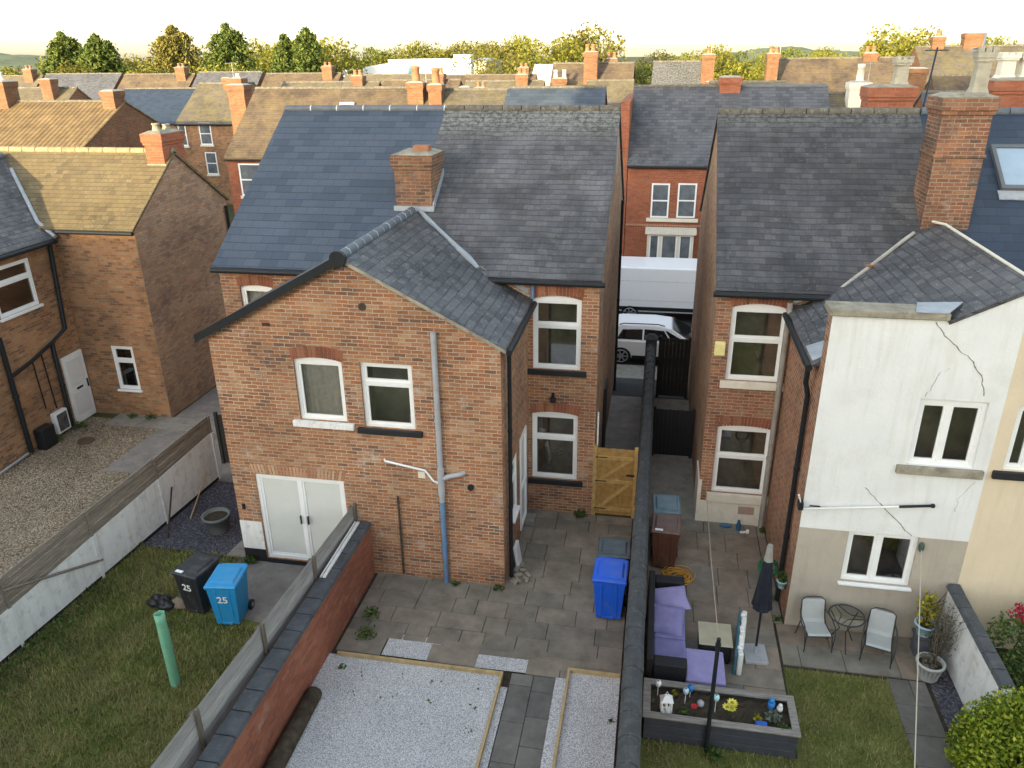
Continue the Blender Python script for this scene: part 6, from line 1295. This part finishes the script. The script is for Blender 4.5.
m = MB(O); m.box(-35.15, -32.6, 150.5, 165, 0, 8.7); obj('end_block', m, RENDER_B, t_)
t_ = thing('industrial_shed', 'long low white shed roof stretched below the white warehouse', 'shed', (-35, 118, 0)); O = t_.location
m = MB(O); m.box(-62, -9, 112, 124, 0, 6.4); obj('wall', m, WW, t_); m = MB(O); m.prism([(111.5, 6.42), (124.5, 6.42), (118, 7.2)], 'x', -62.3, -8.7); obj('roof', m, WW, t_)
t_ = thing('industrial_shed', 'small white pitched shed left of the brown skyline house', 'shed', (-14, 100, 0)); O = t_.location
m = MB(O); m.box(-15.6, -11.6, 98, 104, 0, 7.2); obj('wall', m, WW, t_); m = MB(O); m.prism([(97.8, 7.22), (104.2, 7.22), (101, 8.7)], 'x', -15.8, -11.4); obj('roof', m, WW, t_)
# unseen block, added behind the camera to cast shade over the gardens
t_ = thing('unseen_shade_block', 'tall plain brick block added out of view to shade the gardens', 'shade block', (-20, -50, 0)); O = t_.location
m = MB(O); m.box(-33.2, 18, -60, -40, 0, 21.6); obj('wall', m, B_ORANGE, t_); m = MB(O); m.box(-33.5, 18.3, -60.3, -39.7, 21.6, 22.0); obj('parapet', m, CREAM, t_)

terrace('terraced_house', 'brick terrace block added out of view to shade the sandy brown house', -44, -24, -28, -24, 9.0, 11.8, B_RED, S_GREY)  # unseen terrace, added and raised to shade the left yard and wall
# ------------------------------------------------------------------ trees
CON = island('needle_conifer', [(0, (.045, .075, .018)), (.5, (.085, .12, .026)), (1, (.15, .175, .04))], .8, .15, .15)
CON2 = island('needle_conifer_olive', [(0, (.105, .105, .025)), (.5, (.168, .154, .039)), (1, (.238, .196, .056))], .8, .15, .15)
DEC = island('leaf_tree_yellowgreen', [(0, (.115, .127, .017)), (.5, (.184, .184, .028)), (1, (.253, .230, .040))], .75, .2, .3)
DEC2 = island('leaf_tree_midgreen', [(0, (.088, .115, .024)), (.5, (.135, .162, .035)), (1, (.203, .209, .054))], .75, .2, .3)
DEC3 = island('leaf_tree_autumn', [(0, (.105, .100, .020)), (.5, (.155, .145, .028)), (1, (.20, .18, .040))], .75, .2, .3)
BARK = plain('bark', (.06, .045, .032), .95, .3, 4)
def conifer(name, label, loc, h, r, seed, mat, group, narrow=1.0):
    r *= 1.18; t = thing(name, label, 'tree', loc, 0, group); g = np.random.default_rng(seed); Ps = []
    for (ox, oy, hs) in ((0, 0, 1.0), (.34*r, .1*r, .93), (-.30*r, -.15*r, .90), (.05*r, -.35*r, .84)):
        for k in range(150):
            f = g.random()**.75; z = h*hs*(.05 + .95*f); rad = r*.86*(1-f)**.62*(.75+.45*g.random()); a = g.random()*2*np.pi
            n = 22; s = np.sqrt(g.random(n)); L = rad*s
            Ps.append(np.stack([ox*(1-.3*f)+np.cos(a)*L, oy+np.sin(a)*L, z + .38*L*(.5 + f) - .3], 1) + g.normal(size=(n, 3))*np.array([.22, .22, .22]))
    P = np.concatenate(Ps); P = P[P[:, 2] > .3]; V, F = cards(P, .52, g, .5); raw('crown', V, F, mat, t)
    m = MB(); m.tube([(0, 0, -.1), (0, 0, h*.5), (0, 0, h*.96)], [.28, .16, .03], 8); obj('trunk', m, BARK, t); return t
GC = 'tall conifers on the left skyline'
conifer('conifer_tree', 'leftmost tall pointed conifer on the skyline', (-95.0, 120, 0), 13.9, 4.2, 1, CON, GC)
conifer('conifer_tree', 'dark narrow conifer leaning into the leftmost one', (-91.3, 122, 0), 13.0, 2.9, 2, CON, GC)
conifer('conifer_tree', 'rounded broad conifer third from the left', (-88.2, 119, 0), 13.4, 4.1, 3, CON, GC)
conifer('conifer_tree', 'broad olive-brown conifer in the middle of the left skyline', (-75.6, 120, 0), 14.5, 4.7, 4, CON2, GC)
conifer('conifer_tree', 'broad green conifer right of the olive-brown one', (-66.5, 120, 0), 14.6, 4.4, 5, CON, GC)
conifer('conifer_tree', 'left of the paired narrow conifers beside the white sheds', (-57.2, 120, 0), 12.9, 2.9, 6, CON, GC)
conifer('conifer_tree', 'taller right-hand one of the paired narrow conifers', (-54.2, 121, 0), 14.0, 3.1, 7, CON, GC)
def roundtree(name, label, loc, h, r, seed, mat, group, n=1500, leaf=.5, gap=.6, trunk=.25):
    t = thing(name, label, 'tree', loc, 0, group); g = np.random.default_rng(seed); Vs, Fs, off = [], [], 0; nl = 13; tips = []
    for k in range(nl):
        a = g.random()*6.28; q = np.sqrt(g.random())*r*.72; c = (q*math.cos(a), q*math.sin(a), h*(.48+.42*g.random())*(1-.25*(q/r)**2)); rr_ = r*(.28+.26*g.random()); rz_ = min(rr_*.9, h-c[2]) if h-c[2] > .5 else .5
        V, F = leaves(c, (rr_, rr_, rz_), n//nl, leaf, seed*50+k, gap); Vs.append(V); Fs.append(F+off); off += len(V); tips.append(c)
    raw('crown', np.concatenate(Vs), np.concatenate(Fs), mat, t)
    m = MB(); m.tube([(0, 0, -.2), (.1, 0, h*.3), (.05, .1, h*.55)], [trunk, trunk*.75, trunk*.4], 8)
    for c in tips: m.tube([(.06, .05, h*.32), (c[0]*.5, c[1]*.5, h*.45), c], [trunk*.4, trunk*.25, .03], 5)
    obj('trunk', m, BARK, t); return t
roundtree('broadleaf_tree', 'tall open crowned tree rising above the right rooftops', (29.6, 120, 0), 13.2, 5.4, 9, DEC, None, 5200, .5, .25)
roundtree('broadleaf_tree', 'low yellow-green tree left of the tall open crowned tree', (24.5, 118, 0), 10.0, 4.0, 10, DEC, None)
roundtree('broadleaf_tree', 'bright yellow-green willow between the skyline chimneys', (9.6, 100, 0), 9.6, 3.2, 12, DEC, None, 1500, .4)
roundtree('broadleaf_tree', 'drooping yellow-olive willow beside the white warehouse', (-24, 118, 0), 10.7, 6.2, 13, DEC3, None, 2600, .4, .4)
roundtree('broadleaf_tree', 'dark green tree behind the far right chimneys', (42, 125, 0), 11.5, 5.2, 14, DEC2, None)
roundtree('broadleaf_tree', 'spreading green tree above the brown skyline roof', (21.5, 140, 0), 11.3, 5.0, 15, DEC2, None)
GT = 'broadleaf trees of the skyline tree belt'
LT = 'one of the many sunlit broadleaf trees in the belt along the skyline'
var = [roundtree('broadleaf_tree', LT, (-120, 150, 0), 10.8, 5.5, 31, DEC, GT), roundtree('broadleaf_tree', LT, (-112, 156, 0), 10.2, 5.0, 32, DEC2, GT), roundtree('broadleaf_tree', LT, (-104, 150, 0), 11.0, 4.6, 33, DEC3, GT), roundtree('broadleaf_tree', LT, (-99, 150, 0), 10.4, 5.4, 34, DEC, GT)]
rr = random.Random(77); x = -96.0
while x < 62:
    y = rr.uniform(135, 200); s_ = rr.uniform(.82, 1.08) * (1 if x < -12 else .8)
    if not (-66 < x*150/y < -30 and y < 180): dup(var[rr.randrange(4)], (x*y/160, y, 0), rr.uniform(0, 6.28), None, (s_*1.2, s_*1.2, s_*rr.uniform(1.06, 1.3)))
    else: dup(var[rr.randrange(4)], (x*186/160, 186, 0), rr.uniform(0, 6.28), None, (s_*1.1, s_*1.1, s_*1.22))
    x += rr.uniform(1.7, 3.0)
for i in range(22):
    dup(var[rr.randrange(4)], (rr.uniform(-118, -62), rr.uniform(100, 112), 0), rr.uniform(0, 6.28), None, (.95, .95, rr.uniform(.74, .9)))
# hills
FOR = ground_mat('hill_woodland_hazed', [(.3, (.10, .125, .075)), (.5, (.14, .165, .10)), (.7, (.19, .20, .12))], .05, big=(.8, 1.1))  # woodland colour paled to carry the distance haze
def hill(name, cx, cy, rx, ry, h, seed):
    m = MB(); nx_, ny_ = 60, 16; rr = random.Random(seed); vs = []
    for j in range(ny_+1):
        for i in range(nx_+1):
            u, v = i/nx_*2-1, j/ny_*2-1; z = h*max(0, 1-u*u)**1.2*max(0, 1-v*v)**1.2*(1+.10*math.sin(u*9+seed)+.05*math.sin(u*23)) + rr.uniform(-.5, .5); vs.append((cx+u*rx, cy+v*ry, z-1))
    m.add(vs, [(j*(nx_+1)+i, j*(nx_+1)+i+1, (j+1)*(nx_+1)+i+1, (j+1)*(nx_+1)+i) for j in range(ny_) for i in range(nx_)], True); obj(name, m, FOR, kind='structure')
hill('hill', -700, 660, 230, 110, 23, 1); hill('hill', 120, 900, 120, 80, 12.5, 2)

def aerial(root_name_label, x, y, z, h=1.3, a=0.3):
    root = [o for o in bpy.data.objects if o.get('label') == root_name_label][0]; O = root.location; m = MB(O); m.tube([(x, y, z), (x, y, z+h)], .022, 5)
    d = Vector((math.cos(a), math.sin(a), 0)); q = Vector((-d.y, d.x, 0)); c = Vector((x, y, z+h-.05)); m.tube([c-d*.5, c+d*.5], .015, 4)
    for k in range(7): e = c + d*(-.48+.16*k); m.tube([e-q*.2, e+q*.2], .010, 4)
    obj('aerial', m, GREYPIPE, root)
aerial('dark slate roofed house with an aerial on its orange chimney on the skyline', 2.9, 58.5, 9.6, 1.9, .4)
aerial('house across the street under the long plain brown tiled roof with a small skylight', -11.6, 39.5, 8.3, 1.2, .9)
aerial('far house with white sash windows and tall orange end chimney seen left', -31.9, 57.7, 8.3, 1.3, .2)
aerial('brown tiled house with a big central chimney and clay pots on the skyline', -4.5, 58.9, 9.6, 1.2, 1.2)
aerial('long brown tiled house with a tall left chimney on the right skyline', 7.4, 58.7, 9.4, 1.2, .7)
aerial('house with a lit tan roof and pale chimney right of the worn slate roof', 9.3, 41.3, 8.3, 1.1, .1)
